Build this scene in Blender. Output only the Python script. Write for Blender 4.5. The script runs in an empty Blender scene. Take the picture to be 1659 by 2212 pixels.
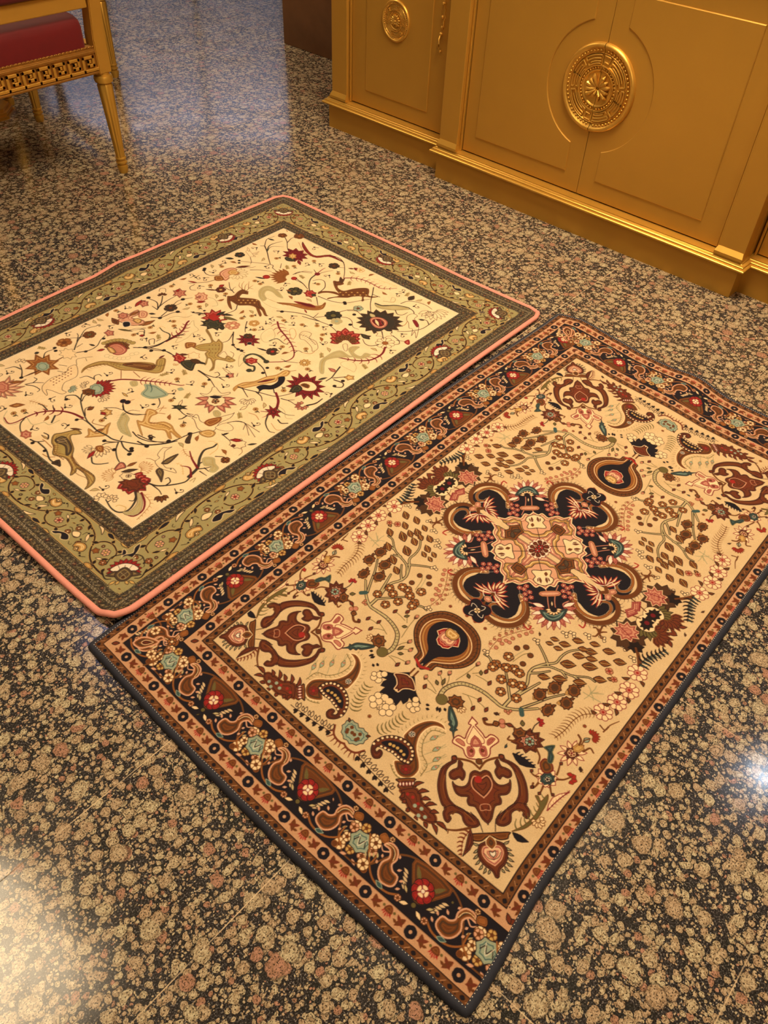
import bpy, bmesh, math, random
import numpy as np
from mathutils import Vector, Matrix
scene=bpy.context.scene; COL=scene.collection
R=math.radians
# ------------------------------------------------------------ camera
EYE=1.40; F_PX=1697.1
cam_d=bpy.data.cameras.new('camera'); cam=bpy.data.objects.new('camera',cam_d); COL.objects.link(cam); scene.camera=cam
cam_d.sensor_fit='HORIZONTAL'; cam_d.sensor_width=36; cam_d.lens=36*F_PX/1659; cam_d.clip_start=.05
def cam_axes(pitch,roll):
    f=Vector((0,math.cos(pitch),-math.sin(pitch))); r=Vector((1,0,0)); u=r.cross(f)
    return math.cos(roll)*r+math.sin(roll)*u, -math.sin(roll)*r+math.cos(roll)*u, f
_r,_u,_f=cam_axes(R(45.65621626),R(2.98938951))
_m=Matrix((_r,_u,-_f)).transposed().to_4x4(); _m.translation=Vector((0,0,EYE)); cam.matrix_world=_m
# ------------------------------------------------------------ colour management, sky
scene.view_settings.view_transform='Standard'; scene.view_settings.look='None'; scene.view_settings.gamma=1; scene.view_settings.use_curve_mapping=False
scene.view_settings.exposure=EXPO=0.0
world=bpy.data.worlds.new('sky'); scene.world=world; world.use_nodes=True
world.node_tree.nodes['Background'].inputs[0].default_value=(.60,.65,.92,1)
SKY=1.0; _nt=world.node_tree; _tc=_nt.nodes.new('ShaderNodeTexCoord'); _sp=_nt.nodes.new('ShaderNodeSeparateXYZ'); _rp=_nt.nodes.new('ShaderNodeValToRGB')
_nt.links.new(_tc.outputs['Generated'],_sp.inputs[0]); _nt.links.new(_sp.outputs[2],_rp.inputs[0]); _rp.color_ramp.elements[0].position=.285; _rp.color_ramp.elements[0].color=(.15*SKY,)*3+(1,); _rp.color_ramp.elements[1].position=.325; _rp.color_ramp.elements[1].color=(1.*SKY,)*3+(1,)
_mu=_nt.nodes.new('ShaderNodeMath'); _mu.operation='MULTIPLY'; _mu.inputs[1].default_value=1.7; _nt.links.new(_rp.outputs[0],_mu.inputs[0]); _nt.links.new(_mu.outputs[0],_nt.nodes['Background'].inputs[1])
YAW_T=R(50.27914431915312)
WARM=(1.,.78,.50)
# ceiling lamps: x, y, width, depth, watts, colour
LAMPS=[(.50,2.15,1.05,.9,104,WARM,YAW_T,'warm square ceiling panel lamp above the medallion rug'),(-1.9,4.6,1.1,.9,52,WARM,YAW_T,'warm square ceiling panel lamp above the animal rug'),
 (1.9,-1.3,1.2,.9,62,WARM,YAW_T,'warm square ceiling panel lamp behind the viewer'),(-1.70,1.03,.86,.50,25,WARM,R(-41.08),'warm oblong ceiling panel lamp left of the viewer'),
 (2.24,2.13,.10,.10,5,(.62,.78,1.),0,'small cool white ceiling spot on the right'),(-1.66,2.86,.26,.26,2.2,(.50,.58,1.),0,'small cool ceiling lamp on the left, added in place of reflected daylight')]  # last one is an added lamp, imitating bluish daylight reflected in the floor
CEIL=2.8
# ------------------------------------------------------------ helpers
def lin(c): 
    return tuple(((x/255)/12.92 if x/255<=.04045 else ((x/255+.055)/1.055)**2.4) for x in c)
def link(o,parent=None):
    COL.objects.link(o)
    if parent is not None: o.parent=parent
    return o
def mesh_ob(name,bm,mat,parent=None,smooth=False,ang=40):
    me=bpy.data.meshes.new(name); bmesh.ops.recalc_face_normals(bm,faces=bm.faces[:]); bm.to_mesh(me); bm.free()
    if smooth:
        me.polygons.foreach_set('use_smooth',[True]*len(me.polygons))
        try: me.set_sharp_from_angle(angle=R(ang))
        except Exception: pass
    me.materials.append(mat); return link(bpy.data.objects.new(name,me),parent)
def empty(name,loc,rz=0,label=None,cat=None,group=None):
    o=bpy.data.objects.new(name,None); o.location=loc; o.rotation_euler=(0,0,rz); o.empty_display_size=.1; link(o)
    return tag(o,label,cat,group)
def tag(o,label=None,cat=None,group=None,kind=None):
    if label:o['label']=label
    if cat:o['category']=cat
    if group:o['group']=group
    if kind:o['kind']=kind
    return o
def copy_tree(o,parent=None):
    c=o.copy(); COL.objects.link(c); c.parent=parent
    for ch in list(o.children): copy_tree(ch,c)
    return c
def add_box(bm,x0,x1,y0,y1,z0,z1,bev=0,seg=2,mat=None):
    r=bmesh.ops.create_cube(bm,size=1); vs=r['verts']
    for v in vs: v.co=Vector((x0+(v.co.x+.5)*(x1-x0),y0+(v.co.y+.5)*(y1-y0),z0+(v.co.z+.5)*(z1-z0)))
    if bev:
        es=list({e for v in vs for e in v.link_edges}); r2=bmesh.ops.bevel(bm,geom=es,offset=bev,segments=seg,affect='EDGES',profile=.5); vs=list({v for f in r2['faces'] for v in f.verts}|{v for v in vs if v.is_valid})
    if mat is not None: bmesh.ops.transform(bm,matrix=mat,verts=[v for v in vs if v.is_valid])
    return vs
def add_lathe(bm,prof,seg=20,mat=Matrix(),arc=(0,2*math.pi)):
    full=abs(arc[1]-arc[0]-2*math.pi)<1e-6; n=seg if full else seg+1; rows=[]
    for r,z in prof:
        rows.append([bm.verts.new(mat@Vector((r*math.cos(arc[0]+(arc[1]-arc[0])*k/seg),r*math.sin(arc[0]+(arc[1]-arc[0])*k/seg),z))) for k in range(n)])
    for a,b in zip(rows,rows[1:]):
        for k in range(seg):
            try: bm.faces.new((a[k],a[(k+1)%n],b[(k+1)%n],b[k]))
            except ValueError: pass
    if full:
        for rw in (rows[0],rows[-1]):
            try: bm.faces.new(rw)
            except ValueError: pass
def add_tube(bm,pts,rad,seg=8,closed=False,flat=1.):
    P=[Vector(p) for p in pts]; n=len(P); rows=[]
    for i,p in enumerate(P):
        a=P[(i-1)%n] if closed or i else P[0]; b=P[(i+1)%n] if closed or i<n-1 else P[-1]
        t=(b-a).normalized(); up=Vector((0,0,1)) if abs(t.z)<.95 else Vector((1,0,0)); s=t.cross(up).normalized(); u=s.cross(t)
        r=rad[i] if isinstance(rad,(list,tuple)) else rad
        rows.append([bm.verts.new(p+s*math.cos(q*2*math.pi/seg)*r+u*math.sin(q*2*math.pi/seg)*r*flat) for q in range(seg)])
    m=n if closed else n-1
    for i in range(m):
        A,B=rows[i],rows[(i+1)%n]
        for k in range(seg): bm.faces.new((A[k],A[(k+1)%seg],B[(k+1)%seg],B[k]))
    if not closed: bm.faces.new(rows[0]); bm.faces.new(rows[-1])
def add_prism(bm,pts,w0,w1,bev=0):
    # polygon in the (x,z) plane pushed out along y from w0 (back) to w1 (front)
    a=[bm.verts.new((x,w0,z)) for x,z in pts]
    if bev:
        P=np.array(pts); c=np.roll(P,1,0); d=np.roll(P,-1,0); e1=P-c; e2=d-P
        e1/=np.hypot(*e1.T)[:,None]+1e-9; e2/=np.hypot(*e2.T)[:,None]+1e-9
        area=.5*np.sum(c[:,0]*P[:,1]-P[:,0]*c[:,1]); sg=1 if area>0 else -1
        n=np.stack([-(e1+e2)[:,1],(e1+e2)[:,0]],1)*sg; n/=np.hypot(*n.T)[:,None]+1e-9
        k=1/np.maximum(.45,np.sum(n*np.stack([-e1[:,1],e1[:,0]],1)*sg,1)); Q=P+n*bev*k[:,None]
        b=[bm.verts.new((x,w1-bev*.8*(1 if w1>w0 else -1),z)) for x,z in pts]; f=[bm.verts.new((x,w1,z)) for x,z in Q]; rows=[a,b,f]
    else: rows=[a,[bm.verts.new((x,w1,z)) for x,z in pts]]
    n=len(pts)
    for A,B in zip(rows,rows[1:]):
        for i in range(n): bm.faces.new((A[i],A[(i+1)%n],B[(i+1)%n],B[i]))
    bm.faces.new(rows[0]); bm.faces.new(rows[-1])
def add_ball(bm,c,r,sc=(1,1,1),rot=None,sub=1):
    m=Matrix.Translation(c)@(rot.to_4x4() if rot else Matrix())@Matrix.Diagonal((*sc,1))
    bmesh.ops.create_icosphere(bm,subdivisions=sub,radius=r,matrix=m)
# ------------------------------------------------------------ materials
def mat_new(name):
    m=bpy.data.materials.new(name); m.use_nodes=True; nt=m.node_tree; return m,nt,nt.nodes['Principled BSDF']
def N(nt,t,**k):
    n=nt.nodes.new(t)
    for a,b in k.items():
        if a.startswith('i_'): n.inputs[int(a[2:])].default_value=b
        else: setattr(n,a,b)
    return n
def math_n(nt,op,a,b=None,c=None,clamp=False):
    n=nt.nodes.new('ShaderNodeMath'); n.operation=op; n.use_clamp=clamp
    for i,v in enumerate((a,b,c)):
        if v is None: continue
        if isinstance(v,(int,float)): n.inputs[i].default_value=v
        else: nt.links.new(v,n.inputs[i])
    return n.outputs[0]
def mix_c(nt,f,a,b,mode='MIX'):
    n=nt.nodes.new('ShaderNodeMix'); n.data_type='RGBA'; n.blend_type=mode
    for s,v in ((n.inputs[0],f),(n.inputs[6],a),(n.inputs[7],b)):
        if isinstance(v,(int,float)): s.default_value=v
        elif isinstance(v,tuple): s.default_value=(*v[:3],1)
        else: nt.links.new(v,s)
    return n.outputs[2]
def ramp(nt,v,stops,interp='LINEAR'):
    n=nt.nodes.new('ShaderNodeValToRGB'); n.color_ramp.interpolation=interp
    while len(n.color_ramp.elements)<len(stops): n.color_ramp.elements.new(.5)
    for e,(p,c) in zip(n.color_ramp.elements,stops): e.position=p; e.color=(*c,1) if len(c)==3 else c
    nt.links.new(v,n.inputs[0]); return n.outputs[0]
def noise(nt,vec,scale,detail=3,rough=.5):
    n=nt.nodes.new('ShaderNodeTexNoise'); n.inputs['Scale'].default_value=scale; n.inputs['Detail'].default_value=detail; n.inputs['Roughness'].default_value=rough; nt.links.new(vec,n.inputs['Vector']); return n.outputs[0]
def plain(name,col,rough=.6,metal=0,nz=.08,sc=60,bump=0,bsc=300,spec=.5,sheen=0):
    m,nt,p=mat_new(name); tc=N(nt,'ShaderNodeTexCoord').outputs['Object']
    v=noise(nt,tc,sc,4); c=tuple(x for x in col)
    nt.links.new(mix_c(nt,v,tuple(x*(1-nz) for x in c),tuple(min(1,x*(1+nz)) for x in c)),p.inputs['Base Color'])
    p.inputs['Roughness'].default_value=rough; p.inputs['Metallic'].default_value=metal; p.inputs['Specular IOR Level'].default_value=spec
    if sheen: p.inputs['Sheen Weight'].default_value=sheen
    if bump:
        b=N(nt,'ShaderNodeBump'); b.inputs['Strength'].default_value=bump; b.inputs['Distance'].default_value=.001; nt.links.new(noise(nt,tc,bsc,2),b.inputs['Height']); nt.links.new(b.outputs[0],p.inputs['Normal'])
    return m
GOLD=plain('gilded paint',(.54,.29,.044),.42,.5,.05,9,.12,420)
GOLD_B=plain('bright gilding',(.66,.37,.065),.36,.7,.10,70,.1,300)
GOLD_M=plain('gilded moulding',(.60,.34,.055),.36,.65,.08,14,.1,260)
GOLD_D=plain('worn dark gilding',(.33,.15,.025),.42,.6,.2,60,.2,300)
RED=plain('red velvet',(.125,.002,.004),.7,0,.15,30,.3,900,.3,.12)
MARBLE=plain('polished brown marble',(.115,.050,.022),.16,0,.35,7)
WALL=plain('warm plaster',(.50,.36,.20),.8,0,.05,6)
CEILM=plain('ceiling plaster',(.78,.74,.68),.85,0,.03,6)
PINK=plain('salmon cord binding',(.70,.27,.21),.7,0,.12,220,.5,700)
BLUE=plain('dark blue cloth binding',(.014,.016,.030),.8,0,.25,160,.5,900)
WHITE=plain('white stitching thread',(.75,.68,.58),.7)
DARKM=plain('window bronze',(.04,.03,.022),.4,.6)
BACKING=plain('rug jute backing',(.16,.11,.07),.9)
def granite():
    m,nt,p=mat_new('brown granite tiles'); tc=N(nt,'ShaderNodeTexCoord').outputs['Object']
    L=nt.links
    def warp(vec,sc,amt):
        n=nt.nodes.new('ShaderNodeTexNoise'); n.inputs['Scale'].default_value=sc; n.inputs['Detail'].default_value=2; L.new(vec,n.inputs['Vector'])
        s=N(nt,'ShaderNodeVectorMath',operation='SUBTRACT'); L.new(n.outputs['Color'],s.inputs[0]); s.inputs[1].default_value=(.5,.5,.5)
        k=N(nt,'ShaderNodeVectorMath',operation='SCALE'); L.new(s.outputs[0],k.inputs[0]); k.inputs['Scale'].default_value=amt
        a=N(nt,'ShaderNodeVectorMath',operation='ADD'); L.new(vec,a.inputs[0]); L.new(k.outputs[0],a.inputs[1]); return a.outputs[0]
    wv=warp(tc,38,.016)
    def vor(scale,vec=wv):
        v=N(nt,'ShaderNodeTexVoronoi',voronoi_dimensions='2D'); v.inputs['Scale'].default_value=scale; L.new(vec,v.inputs['Vector'])
        sp=N(nt,'ShaderNodeSeparateColor'); L.new(v.outputs['Color'],sp.inputs[0]); return v.outputs['Distance'],sp.outputs
    fine=noise(nt,tc,330,3,.65); mid=noise(nt,tc,150,3,.6); patch=noise(nt,tc,7,3,.55); patch2=noise(nt,tc,22,2,.5)
    # ground mass
    base=ramp(nt,fine,[(.30,lin((14,12,12))),(.48,lin((40,37,38))),(.60,lin((72,69,70))),(.68,lin((178,170,160)))])
    base=mix_c(nt,ramp(nt,patch2,[(.50,(0,0,0)),(.66,(1,1,1))]),base,mix_c(nt,.5,base,lin((30,34,30))))
    cols=base
    jit=math_n(nt,'ADD',math_n(nt,'MULTIPLY',math_n(nt,'SUBTRACT',mid,.5),.26),math_n(nt,'MULTIPLY',math_n(nt,'SUBTRACT',fine,.5),.22))
    def layer(cols,scale,rmin,rmax,keep,vec=wv):
        d,c=vor(scale,vec); d2=math_n(nt,'ADD',d,jit)
        r=math_n(nt,'MULTIPLY_ADD',c[0],rmax-rmin,rmin)
        q=math_n(nt,'DIVIDE',d2,r)
        on=math_n(nt,'GREATER_THAN',c[1],1-keep)
        inside=math_n(nt,'MULTIPLY',math_n(nt,'SUBTRACT',1.0,math_n(nt,'MULTIPLY',math_n(nt,'SUBTRACT',q,.92),9,clamp=True),clamp=True),on)
        rim=math_n(nt,'MULTIPLY',math_n(nt,'SUBTRACT',1.0,math_n(nt,'MULTIPLY',math_n(nt,'SUBTRACT',q,1.12),8,clamp=True),clamp=True),on)
        body=mix_c(nt,c[2],lin((196,184,152)),lin((184,158,130)))
        body=mix_c(nt,math_n(nt,'GREATER_THAN',c[2],.90),body,lin((176,132,112)))
        body=mix_c(nt,ramp(nt,mid,[(.42,(1,1,1)),(.55,(0,0,0))]),body,mix_c(nt,.55,body,lin((120,92,64))))
        body=mix_c(nt,ramp(nt,fine,[(.40,(1,1,1)),(.47,(0,0,0))]),body,lin((48,38,30)))
        body=mix_c(nt,ramp(nt,q,[(.55,(0,0,0)),(.68,(1,1,1)),(.80,(0,0,0))]),body,mix_c(nt,.45,body,lin((92,72,50))))
        cols=mix_c(nt,math_n(nt,'MULTIPLY',rim,.6),cols,lin((30,27,26)))
        return mix_c(nt,inside,cols,body)
    w2=warp(tc,60,.008)
    cols=layer(cols,230,.32,.54,.22,w2)
    cols=layer(cols,118,.32,.56,.38,w2)
    cols=layer(cols,66,.32,.54,.44,w2)
    cols=layer(cols,38,.30,.50,.40)
    cols=layer(cols,21,.24,.42,.26)
    # tile joints
    sep=N(nt,'ShaderNodeSeparateXYZ'); L.new(tc,sep.inputs[0])
    J=[]
    for ax,off,st in ((0,.3948,.6800),(1,.4304,.3304)):
        x=math_n(nt,'SUBTRACT',sep.outputs[ax],off); fr=math_n(nt,'FRACT',math_n(nt,'DIVIDE',x,st)); dd=math_n(nt,'MULTIPLY',math_n(nt,'MINIMUM',fr,math_n(nt,'SUBTRACT',1.,fr)),st)
        J.append(math_n(nt,'LESS_THAN',dd,.0010))
        J.append(dd)
    jm=math_n(nt,'MAXIMUM',J[0],J[2])
    cols=mix_c(nt,math_n(nt,'MULTIPLY',jm,ramp(nt,patch,[(.42,(.12,.12,.12)),(.56,(.75,.75,.75))])),cols,lin((206,180,140)))
    # per tile shade
    L.new(cols,p.inputs['Base Color'])
    rg=ramp(nt,patch,[(.3,(.11,.11,.11)),(.7,(.20,.20,.20))]); L.new(math_n(nt,'ADD',rg,math_n(nt,'MULTIPLY',jm,.3)),p.inputs['Roughness'])
    p.inputs['Specular IOR Level'].default_value=.5
    b=N(nt,'ShaderNodeBump'); b.inputs['Strength'].default_value=.05; b.inputs['Distance'].default_value=.002; L.new(noise(nt,tc,16,2),b.inputs['Height']); L.new(b.outputs[0],p.inputs['Normal'])
    return m
GRANITE=granite()
def pile(name,k=1.):
    m,nt,p=mat_new(name); L=nt.links
    at=N(nt,'ShaderNodeAttribute',attribute_name='weave'); tc=N(nt,'ShaderNodeTexCoord').outputs['Object']
    f=noise(nt,tc,520,2,.7); g=noise(nt,tc,26,3,.55)
    hs=N(nt,'ShaderNodeHueSaturation'); L.new(at.outputs['Color'],hs.inputs['Color']); L.new(math_n(nt,'MULTIPLY_ADD',f,.55,.72),hs.inputs['Value'])
    c=mix_c(nt,ramp(nt,g,[(.35,(0,0,0)),(.7,(1,1,1))]),hs.outputs[0],(.93,.90,.86),'MULTIPLY')
    L.new(c,p.inputs['Base Color']); p.inputs['Roughness'].default_value=.85; p.inputs['Specular IOR Level'].default_value=.25; p.inputs['Sheen Weight'].default_value=.06
    b=N(nt,'ShaderNodeBump'); b.inputs['Strength'].default_value=.35; b.inputs['Distance'].default_value=.0015; L.new(noise(nt,tc,430,2,.7),b.inputs['Height']); L.new(b.outputs[0],p.inputs['Normal'])
    return m
# ------------------------------------------------------------ room shell
def struct(name,bm,m,rz=0,loc=(0,0,0)):
    o=mesh_ob(name,bm,m); o.rotation_euler=(0,0,rz); o.location=loc; return tag(o,kind='structure')
bm=bmesh.new(); add_box(bm,-9,11,-9,11,-.05,0); struct('floor',bm,GRANITE,YAW_T)
bm=bmesh.new(); add_box(bm,-6,5.6,-3.4,9,CEIL,CEIL+.1); struct('ceiling',bm,CEILM)
bm=bmesh.new(); add_box(bm,-6.2,-6,-3.4,9,0,CEIL); struct('wall_left',bm,WALL)
bm=bmesh.new(); add_box(bm,5.4,5.6,-3.4,9,0,CEIL); struct('wall_right',bm,WALL)
bm=bmesh.new(); add_box(bm,-6,5.4,-3.6,-3.4,0,CEIL); struct('wall_front',bm,WALL)
WX0,WX1,WZ0,WZ1,WY=-3.6,-1.15,.25,1.9,8.2
bm=bmesh.new()
for a in ((-6,WX0,0,CEIL),(WX1,5.4,0,CEIL),(WX0,WX1,0,WZ0),(WX0,WX1,WZ1,CEIL)): add_box(bm,a[0],a[1],WY,WY+.2,a[2],a[3])
struct('wall_back',bm,WALL)
bm=bmesh.new()
for i in range(4):
    x=WX0+(WX1-WX0)*i/3; add_box(bm,x-.015,x+.015,WY+.05,WY+.11,WZ0,WZ1)
for z in (WZ0,WZ1): add_box(bm,WX0,WX1,WY+.05,WY+.11,z-.03,z+.03)
struct('window_1',bm,DARKM)
# ------------------------------------------------------------ ceiling lamps
def emis(name,col,s):
    m,nt,p=mat_new(name); p.inputs['Base Color'].default_value=(.8,.8,.8,1); p.inputs['Emission Color'].default_value=(*col,1); p.inputs['Emission Strength'].default_value=s; return m
for x,y,w,d,W,c,rz,lab in LAMPS:
    t=empty('ceiling_lamp',(x,y,CEIL),rz,lab,'lamp')
    bm=bmesh.new()
    for a in ((-w/2-.03,w/2+.03,-d/2-.03,-d/2),(-w/2-.03,w/2+.03,d/2,d/2+.03),(-w/2-.03,-w/2,-d/2,d/2),(w/2,w/2+.03,-d/2,d/2)): add_box(bm,*a,-.04,0)
    mesh_ob('lamp_frame',bm,GOLD_M,t)
    bm=bmesh.new(); add_box(bm,-w/2,w/2,-d/2,d/2,-.02,-.005); mesh_ob('diffuser',bm,emis('lit diffuser',c,W/(w*d)/math.pi),t)
# ------------------------------------------------------------ sideboard
e_ang=R(-41.082567873581006)
ORI=(.143,3.396,0)
# local frame: x along the front, y = outward (towards the room), z up
def cab_matrix():
    ex=Vector((math.cos(e_ang),math.sin(e_ang),0)); ey=Vector((math.sin(e_ang),-math.cos(e_ang),0)); return ex,ey
# mirror-free frame: use x'=-along so that x' , outward , up is right handed -> keep x along with y = -outward
sb=empty('sideboard',ORI,e_ang,'long gilded breakfront sideboard with carved round rosettes on its doors, by the brown wall','sideboard')
# y in this frame points AWAY from the room: outward offset w -> y=-w
def prism(bm,pts,w0,w1,bev=0): add_prism(bm,pts,-w0,-w1,bev)
def fbox(bm,u0,u1,w0,w1,z0,z1,bev=0): add_box(bm,u0,u1,-w1,-w0,z0,z1,bev)
def moulding(bm,path,prof):
    P=np.array(path,float); n=len(P); T=[]
    for i in range(n):
        a=P[i]-P[i-1] if i else P[1]-P[0]; b=P[i+1]-P[i] if i<n-1 else P[-1]-P[-2]
        a/=np.hypot(*a); b/=np.hypot(*b); na=np.array([-a[1],a[0]]); nb=np.array([-b[1],b[0]]); m=(na+nb); m/=m@m/2*1.0 if m@m>0 else 1; T.append(m)
    rows=[[bm.verts.new((P[i][0]+T[i][0]*o,-(P[i][1]+T[i][1]*o),z)) for i in range(n)] for o,z in prof]
    for A,B in zip(rows,rows[1:]):
        for i in range(n-1): bm.faces.new((A[i],A[i+1],B[i+1],B[i]))
PATH=[(-.715,-.62),(-.715,-.062),(0,-.062),(0,0),(1.356,0),(1.356,-.062),(2.07,-.062),(2.07,-.62)]
bm=bmesh.new(); moulding(bm,PATH,[(0,0),(0,.101)]); mesh_ob('plinth',bm,GOLD,sb)
bm=bmesh.new(); moulding(bm,PATH,[(0,.099),(.010,.1005),(.019,.103),(.0235,.1075),(.0235,.112),(.020,.1155),(.0145,.117),(.0145,.1205),(.012,.1235),(.006,.126),(.004,.128),(.004,.131),(-.004,.1335),(-.06,.134)])
mesh_ob('base_moulding',bm,GOLD_M,sb,True,35)
bm=bmesh.new(); fbox(bm,.002,1.354,-.62,-.055,.10,.97); fbox(bm,-.70,.003,-.62,-.115,.10,.97); fbox(bm,1.353,2.056,-.62,-.115,.10,.97); mesh_ob('carcass',bm,GOLD,sb)
bm=bmesh.new(); moulding(bm,[(a,b+.0) for a,b in PATH],[(-.03,.955),(.0,.955),(.012,.965),(.02,.975),(.02,1.0),(-.31,1.0)]); fbox(bm,-.6,1.95,-.62,-.12,.96,.995); mesh_ob('top',bm,GOLD_M,sb)
def pilaster(u0,u1,w,back):
    bm=bmesh.new(); fbox(bm,u0,u1,back,w,.133,.955,.002)
    mesh_ob('pilaster',bm,GOLD,sb)
    p=sb.children[-1] if False else None
    bm=bmesh.new()
    z0,z1=.1335,.160; o=.012
    for a,b,c,d in ((u0-.004,u1+.004,w+o,z0),):
        vs=[(a,z0,c),(b,z0,c),(b-.006,z1,w+.001),(a+.006,z1,w+.001)]
        v=[bm.verts.new((x,-y,z)) for x,z,y in vs]; k=[bm.verts.new((x,-(w-.02),z)) for x,z,y in vs]
        m=[bm.verts.new((x,-(w+o),z0+.010)) for x in (a,b)]
        bm.faces.new((v[0],v[1],m[1],m[0])); bm.faces.new((m[0],m[1],v[2],v[3])); bm.faces.new((v[0],m[0],v[3],k[3],k[0])); bm.faces.new((v[1],k[1],k[2],v[2],m[1])); bm.faces.new((v[3],v[2],k[2],k[3]))
    mesh_ob('pilaster_base',bm,GOLD_M,sb)
for a in ((.004,.098,-.004,-.055),(1.258,1.352,-.004,-.055),(-.700,-.606,-.068,-.115),(1.962,2.056,-.068,-.115)): pilaster(*a)
for u,w in ((.103,-.030),(1.253,-.030),(-.598,-.09),(1.954,-.09),(-.008,-.09),(1.364,-.09)):
    bm=bmesh.new(); fbox(bm,u-.004,u+.004,w-.02,w+.008,.134,.955,.002); mesh_ob('edge_bead',bm,GOLD_M,sb)
def arc(cx,cz,r,a0,a1,n): return [(cx+r*math.cos(R(a0+(a1-a0)*k/n)),cz+r*math.sin(R(a0+(a1-a0)*k/n))) for k in range(n+1)]
CX,CZ=.667,.505
def rosette(half,rad,cx,cz,w,name='rosette'):
    # carved disc; half=-1 / +1 keeps the left / right half, 0 the whole disc
    s=rad/.138; bm=bmesh.new(); g=.0012 if half else 0
    m=Matrix(((1,0,0,cx+(g*half)),(0,0,-1,-w),(0,1,0,cz),(0,0,0,1)))
    arc_={0:(0,2*math.pi),1:(-math.pi/2,math.pi/2),-1:(math.pi/2,1.5*math.pi)}[half]
    prof=[(.141,0),(.141,.006),(.137,.013),(.131,.0155),(.126,.013),(.1225,.008),(.1125,.0055),(.1095,.010),(.1065,.0045),(.074,.0045),(.0725,.011),(.0695,.0105),(.0685,.004),(.061,.003),(.0585,.009),(.055,.0085),(.052,.004),(.03,.003),(.004,.004)]
    add_lathe(bm,[(r*s,z*s) for r,z in prof],72 if not half else 44,m,arc_)
    def keep(a):
        c=math.cos(a); return half==0 or c*half>.02
    def put(r,a,z): return m@Vector((r*s*math.cos(a),r*s*math.sin(a),z*s))
    for r,n,br in ((.1175,58,.0043),(.0645,38,.0036)):
        for k in range(n):
            a=2*math.pi*(k+.5)/n
            if keep(a): add_ball(bm,put(r,a,.0085 if r>.1 else .0065),br*s,sub=1)
    # fret ring: interlocking arcs and short radial bars
    for k in range(6):
        a0=math.pi/3*k+.25
        for r,b0,b1 in ((.1035,.0,.93),(.0935,.14,.93),(.0845,.0,.80),(.0775,.14,.95)):
            pts=[]; 
            for j in range(13):
                a=a0+b0+(b1-b0)*j/12
                if keep(a): pts.append(put(r,a,.0072))
                elif len(pts)>1: break
            if len(pts)>2: add_tube(bm,pts,.0030*s,6)
        for a,r0,r1 in ((a0,.1035,.0845),(a0+.93,.1035,.0935),(a0+.93,.0845,.0775)):
            if keep(a): add_tube(bm,[put(r0,a,.0072),put(r1,a,.0072)],.0030*s,6)
    # palmette in the bowl
    n=11
    for k in range(n):
        a=R(-35+250*k/(n-1)); L=.047-.004*(k%2)
        if keep(a):
            add_tube(bm,[put(.006,a,.006),put(L*.5,a+.03,.011),put(L*.85,a-.02,.012),put(L,a,.006)],[.0022*s,.0066*s,.0072*s,.002*s],7)
            for sg in (-1,1): add_tube(bm,[put(.012,a+sg*.03,.009),put(L*.8,a+sg*.11,.009)],[.001*s,.0024*s],5)
    for a,L in ((-1.15,.040),(-1.57+.35,.030),(-1.57-.35,.030),(-2.0,.040)):
        if keep(a): add_tube(bm,[put(.006,a,.006),put(L*.6,a+.1,.010),put(L,a-.2,.006)],[.003*s,.006*s,.002*s],7)
    if not half: add_ball(bm,put(0,0,.010),.008*s,sub=2)
    return bm
def door(u0,u1,w,pan,half,rc,rr,lab=None):
    bm=bmesh.new(); fbox(bm,u0,u1,w-.02,w,.138,.952,.0015); d=mesh_ob('door',bm,GOLD,sb)
    bm=bmesh.new(); prism(bm,pan,w-.001,w+.0042,.0026); mesh_ob('raised_panel',bm,GOLD,d)
    mesh_ob('rosette',rosette(half,rr,rc[0],rc[1],w+(.0 if half else .004)),GOLD_B,d,True,50); return d
a0=math.degrees(math.atan2(.197,-.065)); 
lp=[(.169,.203),(.602,.203),(.602,CZ-.197)]+arc(CX,CZ,.207,-a0,-(360-a0),36)[1:-1]+[(.602,CZ+.197),(.602,.795),(.169,.795)]
rp=[(2*CX-x,z) for x,z in lp][::-1]
door(.110,CX-.0008,-.03,lp,-1,(CX,CZ),.138); door(CX+.0008,1.246,-.03,rp,1,(CX,CZ),.138)
for u0,u1,c in ((-.592,-.014,-.338),(1.370,1.948,1.694)):
    d=door(u0,u1,-.09,[(u0+.085 if c<0 else u0+.14,.203),(u1-.13 if c<0 else u1-.085,.203),(u1-.13 if c<0 else u1-.085,.795),(u0+.085 if c<0 else u0+.14,.795)],0,(c,.505),.074)
    hu=-.092 if c<0 else 1.448
    bm=bmesh.new(); mm=Matrix(((1,0,0,hu),(0,0,-1,.09),(0,1,0,0),(0,0,0,1)))
    prism(bm,[(hu+x,z) for x,z in [(0,.628),(.007,.615),(.004,.603),(.010,.590),(.006,.578),(.012,.566),(.005,.552),(.007,.535),(0,.520),(-.007,.535),(-.005,.552),(-.012,.566),(-.006,.578),(-.010,.590),(-.004,.603),(-.007,.615)]],-.091,-.085,.0015)
    for z,r in ((.612,.006),(.566,.007),(.532,.005)): add_ball(bm,(hu,.083,z),r,sub=2)
    mesh_ob('escutcheon',bm,GOLD_B,d,True,50)
    bm=bmesh.new(); add_ball(bm,(hu,.080,.508),.008,sub=2); add_tube(bm,[(hu,.078,.505),(hu+.004,.066,.495),(hu+.005,.062,.478),(hu,.066,.462),(hu-.004,.072,.470),(hu-.004,.074,.490)],[.004,.0045,.005,.0055,.004,.003],8); add_ball(bm,(hu,.084,.447),.005,sub=2)
    mesh_ob('handle',bm,GOLD_B,d,True,50)
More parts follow.
